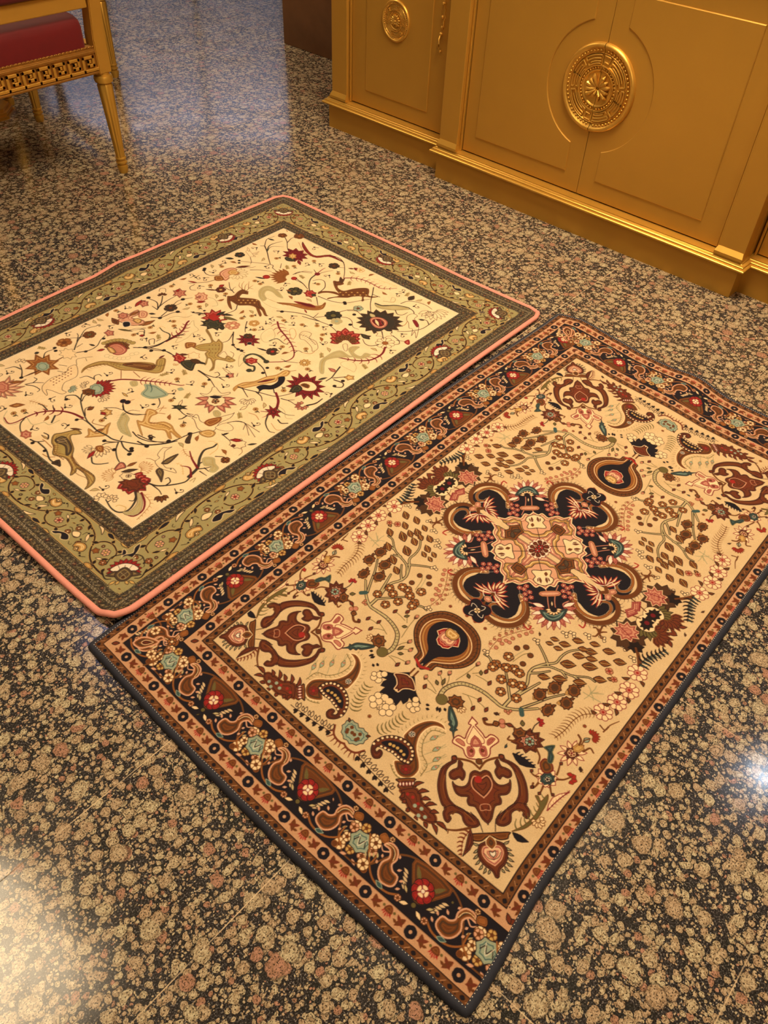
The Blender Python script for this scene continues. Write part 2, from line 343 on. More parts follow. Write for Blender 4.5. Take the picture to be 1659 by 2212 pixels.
# brown marble clad wall behind the sideboard
bm=bmesh.new(); add_box(bm,-1.82,4.2,.76,1.1,0,CEIL,.004); o=mesh_ob('wall_side',bm,MARBLE); o.location=ORI; o.rotation_euler=(0,0,e_ang); tag(o,kind='structure')
# ------------------------------------------------------------ chairs
CY=R(51.6); D1=Vector((math.cos(CY),math.sin(CY),0)); D2=Vector((-math.sin(CY),math.cos(CY),0))
# chair frame: x along D1, y along D2, origin at the rear right foot
def leg(bm,x,y,tx,ty,ztop):
    def at(z): k=z/ztop; return x+(tx-x)*k,y+(ty-y)*k
    prof=[(0,.0105),(.004,.0125),(.022,.0150),(.030,.0150),(.033,.0110),(.037,.0110),(.040,.0155),(.046,.0155),(.049,.0115),(.053,.0115),(.056,.0150),(.060,.0150),(.063,.0125),(.20,.0165),(ztop-.045,.0205),(ztop-.038,.0175),(ztop-.034,.0235),(ztop-.022,.0255),(ztop-.012,.0235),(ztop-.008,.018),(ztop,.018)]
    seg=24; rows=[]; prof=[(z,r*1.45) for z,r in prof]
    for i,(z,r) in enumerate(prof):
        cx,cy=at(z); fl=(.063<=z<=ztop-.045)
        rows.append([bm.verts.new((cx+r*(1-(.13 if fl and k%3==0 else 0))*math.cos(2*math.pi*k/seg),cy+r*(1-(.13 if fl and k%3==0 else 0))*math.sin(2*math.pi*k/seg),z)) for k in range(seg)])
    for A,B in zip(rows,rows[1:]):
        for k in range(seg): bm.faces.new((A[k],A[(k+1)%seg],B[(k+1)%seg],B[k]))
    bm.faces.new(rows[0]); bm.faces.new(rows[-1])
WB=.60
ZL=.375
RR=(0.0,0.0); RL=(-WB,0.0); FR=(.071,.727); FL=(-WB-.071,.727)
TOP={'rr':(.012,.034),'rl':(-WB-.012,.034),'fr':(.06,.70),'fl':(-WB-.06,.70)}
def key_strip(bm,u0,u1,z0,z1,y,out):
    # running Greek key in relief
    n=max(1,round((u1-u0)/.060)); st=(u1-u0)/n; t=.0052; H=z1-z0
    for k in range(n):
        a=u0+k*st
        P=[(0,.0),(.90,.0),(.90,1.),(.22,1.),(.22,.36),(.58,.36),(.58,.68),(.44,.68)]
        P=[(a+(1-p)*st,z0+q*H) for p,q in P]
        for (x0,w0),(x1,w1) in zip(P,P[1:]):
            add_box(bm,min(x0,x1)-t,max(x0,x1)+t,y-out,y+.002,min(w0,w1)-t,max(w0,w1)+t,.0012,1)
def make_chair():
    t=empty('side_chair',(-1.162,3.277,0),CY,'gilded chair with red velvet cushion and Greek key rail, nearest of the row','chair','gilded chairs standing in a row')
    for nm,f,tp in (('rr',RR,TOP['rr']),('rl',RL,TOP['rl']),('fr',FR,TOP['fr']),('fl',FL,TOP['fl'])):
        bm=bmesh.new(); leg(bm,*f,*tp,ZL); mesh_ob('leg',bm,GOLD_M,t,True,35)
    # rear posts
    for sx,x in ((1,TOP['rr'][0]),(-1,TOP['rl'][0])):
        bm=bmesh.new(); y=TOP['rr'][1]
        pts=[(x,y,ZL-.002,.027),(x,y,.40,.028),(x,y,.50,.027),(x+sx*.004,y-.012,.62,.025),(x+sx*.006,y-.05,.80,.023),(x+sx*.006,y-.10,.98,.021)]
        rows=[]
        for px_,py_,pz,r in pts: rows.append([bm.verts.new((px_+a*r,py_+b*r,pz)) for a,b in ((-1,-1),(1,-1),(1,1),(-1,1))])
        for A,B in zip(rows,rows[1:]):
            for k in range(4): bm.faces.new((A[k],A[(k+1)%4],B[(k+1)%4],B[k]))
        bm.faces.new(rows[0]); bm.faces.new(rows[-1]); bmesh.ops.bevel(bm,geom=bm.edges[:],offset=.003,segments=2,affect='EDGES'); mesh_ob('back_post',bm,GOLD,t)
    x0,x1=TOP['rl'][0]+.026,TOP['rr'][0]-.026; y=TOP['rr'][1]
    bm=bmesh.new(); add_box(bm,x0,x1,y-.020,y+.014,.378,.462,.002); add_box(bm,x0,x1,y-.026,y-.015,.378,.388,.003); add_box(bm,x0,x1,y-.024,y-.015,.447,.459,.003)
    r=mesh_ob('rear_rail',bm,GOLD_D,t)
    bm=bmesh.new(); key_strip(bm,x0+.006,x1-.004,.395,.439,y-.020,.007); mesh_ob('key_relief',bm,GOLD_B,r)
    for s in (1,-1):
        A=Vector((TOP['rr'][0] if s>0 else TOP['rl'][0],y,0)); B=Vector((TOP['fr'][0] if s>0 else TOP['fl'][0],TOP['fr'][1],0)); d=B-A; a=math.atan2(d.y,d.x)
        bm=bmesh.new(); add_box(bm,.02,d.length-.01,-.016,.016,.378,.462,.003,2,Matrix.Translation(A)@Matrix.Rotation(a,4,'Z')); mesh_ob('side_rail',bm,GOLD,t)
    bm=bmesh.new(); add_box(bm,TOP['fl'][0],TOP['fr'][0],TOP['fr'][1]-.018,TOP['fr'][1]+.018,.372,.462,.004); mesh_ob('front_rail',bm,GOLD,t)
    # braided trim
    bm=bmesh.new(); n=int((x1-x0)/.008)
    for k in range(n):
        x=x0+(k+.5)*(x1-x0)/n; rot=Matrix.Rotation(R(38 if k%2 else -38),3,'Y'); add_ball(bm,(x,y-.016,.4685),.0052,(1.25,.9,.55),rot,1)
    add_box(bm,x0,x1,y-.018,y+.01,.461,.470); mesh_ob('braid_trim',bm,GOLD_D,t,True,50)
    # cushion
    bm=bmesh.new(); rows=[]; Z=[(.462,1.,0),(.49,1.0,0),(.535,1.0,0),(.556,.985,0),(.568,.95,0),(.575,.86,0),(.580,.45,0)]
    cx=-WB/2; yA,yB=y-.012,TOP['fr'][1]+.005; cyy=(yA+yB)/2
    for z,s,_ in Z:
        row=[]
        for k in range(64):
            a=2*math.pi*k/64; c_,s_=math.cos(a),math.sin(a); ex=.10
            ux=math.copysign(abs(c_)**ex,c_); uy=math.copysign(abs(s_)**ex,s_)
            yy=cyy+uy*(yB-yA)/2*s; hw=(WB/2-.030+.046*(yy-yA)/(yB-yA)); row.append(bm.verts.new((cx+ux*hw*s,yy,z)))
        rows.append(row)
    for A,B in zip(rows,rows[1:]):
        for k in range(64): bm.faces.new((A[k],A[(k+1)%64],B[(k+1)%64],B[k]))
    bm.faces.new(rows[-1]); bm.faces.new(rows[0]); mesh_ob('cushion',bm,RED,t,True,60)
    # back
    bm=bmesh.new(); add_box(bm,x0,x1,y-.030,y+.008,.597,.652,.004); b=mesh_ob('back_rail',bm,GOLD,t)
    bm=bmesh.new()
    n=int((x1-x0)/.009)
    for k in range(n): add_ball(bm,(x0+(k+.5)*(x1-x0)/n,y-.026,.657),.0055,sub=1)
    mesh_ob('braid_trim',bm,GOLD_D,b,True,50)
    bm=bmesh.new(); add_box(bm,x0+.004,x1-.004,-.045,.012,.66,.93,.018,3,Matrix.Translation((0,y-.005,0))@Matrix.Translation((0,0,.66))@Matrix.Rotation(R(13),4,'X')@Matrix.Translation((0,0,-.66))); mesh_ob('back_upholstery',bm,RED,t,True,60)
    bm=bmesh.new(); add_box(bm,TOP['rl'][0],TOP['rr'][0],y-.13,y-.085,.945,1.0,.01); mesh_ob('crest_rail',bm,GOLD,t)
    return t
ch=make_chair()
c2=copy_tree(ch); c2.location=(-1.519,4.441,0); c2['label']='gilded chair standing behind the nearest gilded chair, only its feet in view'
# side table foot between the chairs
tb=empty('side_table',(-1.972,3.832,0),CY,'small gilded side table on a stepped foot, between the two gilded chairs','table')
bm=bmesh.new()
for r,z0,z1 in ((.145,0,.012),(.133,.012,.017),(.137,.017,.027),(.121,.027,.031),(.123,.031,.041)):
    vs=[(r*math.cos(R(22.5+45*k))*1.0,r*math.sin(R(22.5+45*k))) for k in range(8)]
    a=[bm.verts.new((x,y,z0)) for x,y in vs]; b=[bm.verts.new((x,y,z1)) for x,y in vs]
    for k in range(8): bm.faces.new((a[k],a[(k+1)%8],b[(k+1)%8],b[k]))
    bm.faces.new(a); bm.faces.new(b)
mesh_ob('stepped_foot',bm,GOLD_B,tb)
bm=bmesh.new(); add_lathe(bm,[(.05,.05),(.03,.07),(.018,.12),(.022,.25),(.018,.42),(.03,.47),(.05,.49)],24); mesh_ob('column',bm,GOLD_M,tb,True)
bm=bmesh.new(); add_lathe(bm,[(.0,.49),(.07,.49),(.085,.497),(.085,.507),(.0,.51)],40); mesh_ob('table_top',bm,GOLD_M,tb,True,40)
# ------------------------------------------------------------ weaving: a small painter that works in rug millimetres
PAL=dict(c=(220,188,134),C=(240,208,152),p=(218,164,122),P=(196,128,96),b=(112,62,20),r=(120,54,24),R=(168,40,30),k=(34,14,9),n=(24,15,26),
 t=(66,90,82),g=(168,158,112),o=(118,72,30),O=(156,96,42),v=(112,98,50),G=(164,150,96),y=(206,166,92),w=(238,218,180),a=(160,172,140),
 B=(84,52,24),f=(240,211,158),d=(98,76,50),e=(60,58,40),m=(120,20,28),s=(176,150,84),q=(204,156,110),l=(196,176,120),K=(60,50,38))
CONT=dict(b=('O','K'),r=('k','b'),K=('b','k'),m=('R','k'),R=('m','p'),O=('b','y'),p=('m','C'),P=('m','p'),s=('b','y'),l=('g','s'),a=('g','t'),t=('k','a'),y=('O','C'),d=('K','s'),e=('k','v'))
def rgb(c): return np.array(PAL[c],np.float32)/255
def smooth(pts,closed,k=4):
    p=np.array(pts,float); n=len(p)
    if n<3: return p
    if closed: q=np.vstack([p[-1],p,p[0],p[1]])
    else: q=np.vstack([2*p[0]-p[1],p,2*p[-1]-p[-2]])
    out=[]; m=n if closed else n-1
    T=np.linspace(0,1,k,endpoint=False)[:,None]
    for i in range(m):
        a,b,c,d=q[i],q[i+1],q[i+2],q[i+3]
        out.append(.5*((2*b)+(c-a)*T+(2*a-5*b+4*c-d)*T**2+(3*b-a-3*c+d)*T**3))
    out=np.vstack(out)
    return out if closed else np.vstack([out,p[-1:]])
class Cv:
    def __init__(s,x0,y0,x1,y1,res,bg):
        s.x0,s.y0,s.res=x0,y0,res; s.nx=int(round((x1-x0)/res))+1; s.ny=int(round((y1-y0)/res))+1
        s.a=np.empty((s.ny,s.nx,3),np.float32); s.a[:]=rgb(bg)
    def box(s,lo,hi):
        i0=max(0,int((lo[0]-s.x0)/s.res)-1); i1=min(s.nx,int((hi[0]-s.x0)/s.res)+3)
        j0=max(0,int((lo[1]-s.y0)/s.res)-1); j1=min(s.ny,int((hi[1]-s.y0)/s.res)+3)
        if i1<=i0 or j1<=j0: return None
        X,Y=np.meshgrid(s.x0+np.arange(i0,i1)*s.res,s.y0+np.arange(j0,j1)*s.res)
        return (slice(j0,j1),slice(i0,i1)),X,Y
    def mix(s,sl,al,col):
        s.a[sl]+=(rgb(col)-s.a[sl])*al[...,None]
    def poly(s,pts,fill,oc=None,ow=1.2,sm=1):
        p=smooth(pts,True,3) if sm else np.array(pts,float)
        r=s.box(p.min(0)-3,p.max(0)+3)
        if r is None: return
        sl,X,Y=r; ins=np.zeros(X.shape,bool); D=np.full(X.shape,1e9)
        for (ax,ay),(bx,by) in zip(p,np.roll(p,-1,0)):
            ex,ey=bx-ax,by-ay; L=ex*ex+ey*ey+1e-12
            u=np.clip(((X-ax)*ex+(Y-ay)*ey)/L,0,1); D=np.minimum(D,(X-ax-u*ex)**2+(Y-ay-u*ey)**2)
            if ay!=by: ins^=((ay>Y)!=(by>Y))&(X<ax+(Y-ay)*ex/ey)
        D=np.sqrt(D)*np.where(ins,1,-1)
        if fill: s.mix(sl,np.clip(.5+D/s.res,0,1),fill)
        if fill in CONT and D.max()>4.5:
            c1,c2=CONT[fill]; s.mix(sl,np.clip(.5+(.7-abs(D-3.0))/s.res,0,1)*.75,c1)
            if D.max()>8: s.mix(sl,np.clip(.5+(.9-abs(D-6.6))/s.res,0,1)*.8,c2); s.mix(sl,np.clip(.5+(.6-abs(D-10.5))/s.res,0,1)*.6,c1)
        ow=ow*1.25
        if oc: s.mix(sl,np.clip(.5+(ow/2-abs(D))/s.res,0,1)*min(1,ow/s.res),oc)
    def line(s,pts,col,w0=1.5,w1=None,sm=1):
        p=smooth(pts,False) if sm else np.array(pts,float); w1=w0 if w1 is None else w1
        if len(p)<2: return
        m=max(w0,w1)+2; r=s.box(p.min(0)-m,p.max(0)+m)
        if r is None: return
        sl,X,Y=r; A=np.zeros(X.shape); n=len(p)-1; ln=np.r_[0,np.cumsum(np.hypot(*np.diff(p,axis=0).T))]; ln/=ln[-1]+1e-9
        for i in range(n):
            ax,ay=p[i];bx,by=p[i+1];ex,ey=bx-ax,by-ay;L=ex*ex+ey*ey+1e-12
            u=np.clip(((X-ax)*ex+(Y-ay)*ey)/L,0,1); w=w0+(w1-w0)*(ln[i]+(ln[i+1]-ln[i])*u)
            A=np.maximum(A,np.clip(.5+(w/2-np.hypot(X-ax-u*ex,Y-ay-u*ey))/s.res,0,1)*np.minimum(1,w/s.res))
        s.mix(sl,A,col)
    def dot(s,x,y,r,col,oc=None,ow=1.):
        b=s.box((x-r-2,y-r-2),(x+r+2,y+r+2))
        if b is None: return
        sl,X,Y=b; D=r-np.hypot(X-x,Y-y)
        if oc: s.mix(sl,np.clip(.5+(D+ow)/s.res,0,1),oc)
        s.mix(sl,np.clip(.5+D/s.res,0,1),col)
    # ---- motifs (x,y in mm, ang in degrees)
    def flower(s,x,y,r,n,pc,oc,cc,a0=0,pw=.9):
        for k in range(n):
            a=math.radians(a0)+2*math.pi*k/n; s.leaf(x+.15*r*math.cos(a),y+.15*r*math.sin(a),x+r*math.cos(a),y+r*math.sin(a),r*pw*math.sin(math.pi/n)*1.7,pc,oc,rd=1)
        s.dot(x,y,r*.3,cc,oc,.7)
    def leaf(s,x0,y0,x1,y1,w,fill,oc=None,bend=0,rd=0):
        dx,dy=x1-x0,y1-y0; nx,ny=-dy,dx; L=math.hypot(dx,dy)+1e-9; nx/=L;ny/=L
        prof=[(0,.12),(.2,.5),(.5,.95),(.8,1.),(.96,.55)] if rd else [(0,.1),(.22,.7),(.45,1.),(.7,.7),(.9,.25)]
        f=lambda t,k:(x0+dx*t+nx*(k*w/2+bend*L*math.sin(math.pi*t)),y0+dy*t+ny*(k*w/2+bend*L*math.sin(math.pi*t)))
        pts=[f(t,k) for t,k in prof]+[f(1,0)]+[f(t,-k) for t,k in prof[::-1]]
        s.poly(pts,fill,oc,1.0,sm=0)
    def frond(s,pts,ln,n,col,side=1,w=1.6,cw=1.4,tilt=.5,cc=None,both=0,tip=.4):
        p=smooth(pts,False,8); d=np.r_[0,np.cumsum(np.hypot(*np.diff(p,axis=0).T))]
        if cw: s.line(pts,cc or col,cw)
        for k in range(n):
            q=(k+.5)/n*d[-1]; i=min(len(p)-2,np.searchsorted(d,q)-1); i=max(i,0); u=(q-d[i])/(d[i+1]-d[i]+1e-9)
            b=p[i]+(p[i+1]-p[i])*u; t=(p[i+1]-p[i])/(np.hypot(*(p[i+1]-p[i]))+1e-9); nn=np.array([-t[1],t[0]])
            l=ln*(1-(1-tip)*k/n)
            for sg in ((1,-1) if both else (side,)):
                e=b+nn*sg*l+t*l*tilt; m=b+nn*sg*l*.55+t*l*.1
                s.line([b,m,e],col,w,w*.4)
    def palm(s,x,y,a,r,n,sp,pc,oc,cc=None,ic=None,w=.5,jag=0):
        a=math.radians(a); sp=math.radians(sp)
        for k in range(n):
            t=a+sp*(k/(n-1)-.5)*1.; l=r*(1-.18*abs(k/(n-1)-.5)*2)*(1-.12*(k%2) if jag else 1)
            s.leaf(x+.25*r*math.cos(t),y+.25*r*math.sin(t),x+l*math.cos(t),y+l*math.sin(t),r*w*2*sp/n*1.05,pc,oc)
        if cc: s.dot(x,y,r*.42,cc,oc,.8)
        if ic: s.dot(x,y,r*.22,ic)
    def jag(s,x,y,rx,ry,a,n,amp,fill,oc=None,ow=1.):
        a=math.radians(a); P=[]
        for k in range(2*n):
            t=math.pi*k/n; q=1+amp*(1 if k%2 else -1); u,v=rx*q*math.cos(t),ry*q*math.sin(t)
            P.append((x+u*math.cos(a)-v*math.sin(a),y+u*math.sin(a)+v*math.cos(a)))
        s.poly(P,fill,oc,ow,sm=0)
class Side:
    # draws in strip coordinates: u along the edge, v inward from the edge
    def __init__(s,cv,o,du,dv): s.cv,s.o,s.du,s.dv=cv,np.array(o,float),np.array(du,float),np.array(dv,float)
    def m(s,u,v): return tuple(s.o+s.du*u+s.dv*v)
    def poly(s,P,*a,**k): s.cv.poly([s.m(*p) for p in P],*a,**k)
    def line(s,P,*a,**k): s.cv.line([s.m(*p) for p in P],*a,**k)
    def dot(s,u,v,*a,**k): s.cv.dot(*s.m(u,v),*a,**k)
    def leaf(s,a,b,c,d,*r,**k): s.cv.leaf(*s.m(a,b),*s.m(c,d),*r,**k)
    def flower(s,u,v,*a,**k): s.cv.flower(*s.m(u,v),*a,**k)
    def jag(s,u,v,rx,ry,n,amp,fill,oc):
        P=[]
        for k in range(2*n):
            t=math.pi*k/n; g=1+amp*(1 if k%2 else -1); P.append((u+rx*g*math.cos(t),v+ry*g*math.sin(t)))
        s.poly(P,fill,oc,1.,sm=0)
def rects(cv,x0,y0,x1,y1,bands):
    for d,c in bands: cv.poly([(x0+d,y0+d),(x1-d,y0+d),(x1-d,y1-d),(x0+d,y1-d)],c,None,sm=0)
def sides(cv,x0,y0,x1,y1):
    W,L=x1-x0,y1-y0
    return [(Side(cv,(x0,y0),(1,0),(0,1)),W),(Side(cv,(x0,y0),(0,1),(1,0)),L),(Side(cv,(x0,y1),(1,0),(0,-1)),W),(Side(cv,(x1,y0),(0,1),(-1,0)),L)]
def border_navy(cv,x0,y0,x1,y1,u0s):
    rects(cv,x0,y0,x1,y1,[(0,'k'),(1,'o'),(14,'k'),(15.5,'q'),(44,'k'),(45.5,'n'),(134,'k'),(135.5,'q'),(163,'k'),(165,'o'),(179,'k'),(181,'c')])
    for (S,L),u0 in zip(sides(cv,x0,y0,x1,y1),u0s):
        for v0 in (8,172):
            n=int((L-2*v0)/24)
            for k in range(n+1):
                u=v0+(L-2*v0)*k/n; S.poly([(u-4,v0),(u,v0+3.2),(u+4,v0),(u,v0-3.2)],'n','k',1.)
                S.line([(u+8,v0-3),(u+14,v0+3)],'q',1.1); S.dot(u+12,v0-3,1.2,'k')
        for v0 in (30,149):
            n=max(1,round((L-2*v0)/98)); st=(L-2*v0)/n
            for k in range(n+1):
                u=v0+st*k
                if k:
                    w=u-st/2; S.flower(w,v0,10.5,6,'n','n','q',30,1.)
                    for sg in (-1,1):
                        S.leaf(w+sg*17,v0+9,w+sg*27,v0-9,9,'b','r'); S.leaf(w+sg*24,v0+2,w+sg*15,v0-4,6,'r',None); S.leaf(w+sg*22,v0,w+sg*32,v0+8,6,'r',None); S.leaf(w+sg*26,v0-5,w+sg*35,v0-2,5,'b',None)
                if 0<k<n:
                    for a in (-1,-.5,0,.5,1): S.leaf(u+a*3,v0+1,u+a*10,v0-11+abs(a)*5,5,'R','q')
                    S.poly([(u-7,v0),(u+7,v0),(u+5,v0+8),(u,v0+11),(u-5,v0+8)],'b','r',1.); S.dot(u-11,v0+5,2.4,'v'); S.dot(u+11,v0+5,2.4,'v')
                else:
                    S.leaf(u-2,v0-2,u+10,v0+10,9,'r','k')
        P=270.5; k0=int((100-u0)/P)-1
        for k in range(k0,k0+12):
            u=u0+P*k
            def ok(a,v): return v+4<u+a<L-v-4
            for sg in (-1,1):
                f=lambda a,v:(u+sg*a,v)
                if ok(sg*70,60):
                    S.line([f(30,62),f(50,52),f(80,54),f(105,75),f(130,110)],'O',4,3); S.line([f(0,120),f(25,130),f(50,126),f(75,108),f(98,70),f(120,54),f(135,52)],'o',4,3)
                    S.poly([f(45,70),f(52,62),f(68,60),f(80,70),f(84,86),f(78,100),f(86,112),f(98,112),f(90,122),f(74,120),f(66,106),f(68,94),f(60,86),f(48,84)],'b','p',2.6)
                    S.line([f(70,100),f(74,112),f(84,118),f(96,116)],'C',1.4); S.line([f(84,108),f(94,102),f(102,108)],'p',3,2)
                    for a,b in ((40,66),(42,80),(55,92),(62,110),(90,78),(88,92)): S.leaf(*f(a,b),*f(a+(4 if a>60 else -7),b+6),5,'p',None)
                    for j in range(5): S.leaf(*f(36-j*3,100-j*6),*f(48-j*3,104-j*6),5,'c',None); 
                    for j in range(4): S.leaf(*f(94+j*6,86-j*4),*f(100+j*6,94-j*4),4,'l',None)
                    S.leaf(*f(58,52),*f(74,56),8,'t','a'); S.leaf(*f(112,118),*f(100,126),7,'O',None)
                for a,v,r,pc in ((108,62,11,'C'),(112,104,11,'f'),(28,58,6,'p'),(92,128,5,'C')):
                    if ok(sg*a,v): S.flower(*f(a,v),r,6,pc,'b','b',0,1.)
            if ok(0,50):
                S.poly([(u-40,130),(u+40,130),(u+20,90),(u+8,74),(u-8,74),(u-20,90)],'b','o',1.)
                S.leaf(u-30,122,u-10,100,8,'v',None); S.leaf(u+30,122,u+10,100,8,'v',None)
                S.flower(u,94,21,8,'R','k','C',22,1.15); S.flower(u,94,11,4,'C','m','w'); S.dot(u,66,4,'v','k')
                for sg in (-1,1): S.leaf(u+sg*8,62,u+sg*24,54,8,'C','k'); S.leaf(u+sg*20,74,u+sg*32,84,6,'l','k')
            w=u+P/2
            if 60<w<L-60:
                for a in range(7):
                    t=a*2*math.pi/7; S.flower(w+27*math.cos(t),90+24*math.sin(t),9,5,('p','C','y')[a%3],'b','b')
                S.jag(w,88,21,19,7,.1,'a','k'); S.line([(w-12,84),(w-6,94),(w,84),(w+6,94),(w+12,84)],'k',1.5); S.line([(w-8,98),(w,80),(w+8,98)],'w',1.2)
                for sg in (-1,1): S.line([(w+sg*22,60),(w+sg*36,70),(w+sg*38,90)],'O',3.4); S.poly([(w+sg*20,118),(w+sg*36,112),(w+sg*40,124),(w+sg*26,130)],'O','k',1.); S.dot(w+sg*34,56,5,'b','O'); S.leaf(w+sg*6,56,w+sg*18,50,6,'p',None)
    for x,y in ((x0,y0),(x1,y0),(x0,y1),(x1,y1)):
        sx=1 if x==x0 else -1; sy=1 if y==y0 else -1; g=lambda a,b:(x+sx*a,y+sy*b)
        cv.poly([g(60,60),g(62,80),g(78,92),g(98,98),g(92,78),g(80,62)],'b','p',3.); cv.poly([g(72,72),g(74,82),g(90,90),g(82,74)],'r','C',1.2)
        for a,b in ((110,70),(70,110)): cv.flower(*g(a,b),11,6,'C','b','b')
        for a,b in ((118,118),): cv.flower(*g(a,b),10,5,'O','k','C')
def guard(S,L,v,w,k0,rng,alt=0):
    # speckled dark guard band between v and v+w
    for vv in (v+2.5,v+w-2.5)+((v+w*.5-2,v+w*.5+2) if w>50 else ()):
        n=int((L-2*vv)/5.)
        for k in range(n): S.dot(vv+5*k+2,vv,1.0,'l')
    if w>50:
        n=int((L-2*v)/9)
        for k in range(n): S.line([(v+9*k+w/2-2,v+w*.5-2.5),(v+9*k+w/2+3,v+w*.5+2.5)],'w',1.1)
    rows=(v+w*.25,v+w*.75) if w>50 else (v+w*.32,v+w*.68)
    for r in rows:
        n=int((L-2*r)/13)
        for k in range(n):
            u=r+13*k+6; c=k%4
            if c==0: S.flower(u,r,4.6,5,('m' if (k//4)%2 else 'O'),'K','y')
            elif c==2: S.flower(u,r,4.2,5,'v','K','l')
            else: S.line([(u-4,r+(3 if c==1 else -3)),(u,r),(u-4,r-(1 if c==1 else -1)),(u+4,r-4)],'y' if alt else 'l',1.1)
    n=int((L-2*v)*w/17)
    for k in range(n):
        vv=v+3+rng.random()*(w-6); u=vv+rng.random()*(L-2*vv); S.line([(u,vv),(u+rng.random()*4-2,vv+rng.random()*4-2)],'vlywsg'[int(rng.random()*6)],1.0)
def border_olive(cv,x0,y0,x1,y1,palms):
    rects(cv,x0,y0,x1,y1,[(0,'d'),(1,'K'),(56,'y'),(58,'G'),(152,'y'),(154,'K'),(199,'w'),(201,'f')])
    rng=random.Random(5)
    for si,(S,L) in enumerate(sides(cv,x0,y0,x1,y1)):
        guard(S,L,1,55,0,rng,si%2); guard(S,L,154,46,0,rng,si%2)
        Pm=palms[si]; xs=[100]+Pm+[L-100]
        for i in range(len(xs)-1):
            a,b=xs[i],xs[i+1]; D=b-a; n=max(1,round(D/185)); st=D/n
            for k in range(n):
                c=a+st*(k+.5); sg=1 if (k+i)%2 else -1; V=105; f=lambda p,q:(c+p*st/170,V+sg*q)
                # winding double stem with spiral
                S.line([f(-85,30),f(-60,38),f(-20,38),f(15,26),f(40,0),f(30,-24),f(5,-32),f(-22,-22),f(-28,-4)],'y',7.5,5)
                S.line([f(-85,30),f(-60,38),f(-20,38),f(15,26),f(40,0),f(30,-24),f(5,-32),f(-22,-22),f(-28,-4)],'k',4.6,3)
                S.line([f(40,0),f(60,-20),f(85,-32)],'y',7,5); S.line([f(40,0),f(60,-20),f(85,-32)],'k',4,3)
                S.flower(*f(-2,-6),11,6,'p','k','R' if k%2 else 'y'); S.jag(*f(20,6),9,8,5,.2,'O','k'); S.leaf(*f(-25,2),*f(-8,16),8,'k','y')
                for p,q,r,t in ((-70,38,-82,20),(-45,38,-40,24),(-10,36,-4,22),(34,-14,52,-4),(62,-22,74,-8),(10,-32,14,-44),(-18,-24,-34,-36)): S.leaf(*f(p,q),*f(r,t),10,'k','y')
                for p,q in ((-60,10),(-50,-14),(70,20),(58,32),(-76,-8)): S.flower(*f(p,q),7.5,5,('O','p','v','y','q')[int(abs(p))%5],'k','C')
                S.poly([f(-74,-30),f(-60,-40),f(-46,-30),f(-36,-40),f(-24,-40),f(-34,-28),f(-50,-20),f(-64,-20)],'n','C',1.4)
                for p,q,r,t in ((-40,-2,-60,-6),(-62,22,-48,14),(60,4,76,8),(50,20,40,36),(-84,4,-92,16),(22,34,34,40)): S.line([f(p,q),f((p+r)/2+3,(q+t)/2+4),f(r,t)],'k',1.4); S.dot(*f(r,t),2.4,'k')
                S.poly([f(44,14),f(60,10),f(74,20),f(70,34),f(58,26),f(50,36),f(40,28)],'y','k',1.3); S.poly([f(-84,-8),f(-70,-14),f(-58,-6),f(-66,2),f(-76,4)],'C','k',1.3)
                S.poly([f(-20,44),f(-4,38),f(8,44),f(2,50),f(-12,50)],'y','k',1.2); S.poly([f(16,-44),f(34,-40),f(46,-46),f(34,-52)],'n','y',1.4); S.poly([f(-30,-50),f(-14,-44),f(-2,-50)],'y','k',1.2); S.poly([f(52,-34),f(66,-42),f(82,-48),f(64,-50)],'C','k',1.2)
                S.leaf(*f(78,-16),*f(60,6),9,'C','k'); S.leaf(*f(-14,12),*f(2,20),7,'C','k')
        for u in Pm: palmette(S,u,105,1 if si in (0,2) else 1)
    for x,y in ((x0,y0),(x1,y0),(x0,y1),(x1,y1)):
        sx=1 if x==x0 else -1; sy=1 if y==y0 else -1
        S=Side(cv,(x,y),(sx*.7071,-sy*.7071),(sx*.7071,sy*.7071)); S.poly([(-46,150),(-30,108),(0,82),(30,108),(46,150),(0,196)],'G',None); palmette(S,0,150,1)
        for sg in (-1,1): S.line([(sg*10,200),(sg*34,192),(sg*44,170)],'k',2.4); S.flower(sg*52,176,9,5,'O','k','p'); S.line([(sg*50,150),(sg*40,128),(sg*26,126)],'k',4,2)
def palmette(S,u,v,sg):
    for k in range(11):
        t=math.radians(-10+20*k); S.leaf(u+16*math.cos(t),v+sg*16*math.sin(t)-0,u+40*math.cos(t),v+sg*36*math.sin(t),13,'R','k')
    S.poly([(u-32,v+2*sg),(u-20,v+16*sg),(u,v+22*sg),(u+20,v+16*sg),(u+32,v+2*sg),(u,v-8*sg)],'w','k',1.2)
    for a in (-16,0,16): S.line([(u+a*.4,v-4*sg),(u+a,v+16*sg)],'k',1.1)
    S.leaf(u-4,v-6*sg,u-40,v-14*sg,18,'d','k'); S.leaf(u+4,v-6*sg,u+40,v-14*sg,18,'d','k')
    S.poly([(u-20,v-14*sg),(u-14,v),(u,v+10*sg),(u+14,v),(u+20,v-14*sg),(u+8,v-30*sg),(u-8,v-30*sg)],'d','k',1.2); S.line([(u-8,v-4*sg),(u,v-12*sg),(u+8,v-4*sg)],'l',1.1); S.dot(u,v-20*sg,5,'B','l')
    for a in (-30,-14,14,30): S.leaf(u+a*.5,v-30*sg,u+a,v-42*sg,8,'y','k')
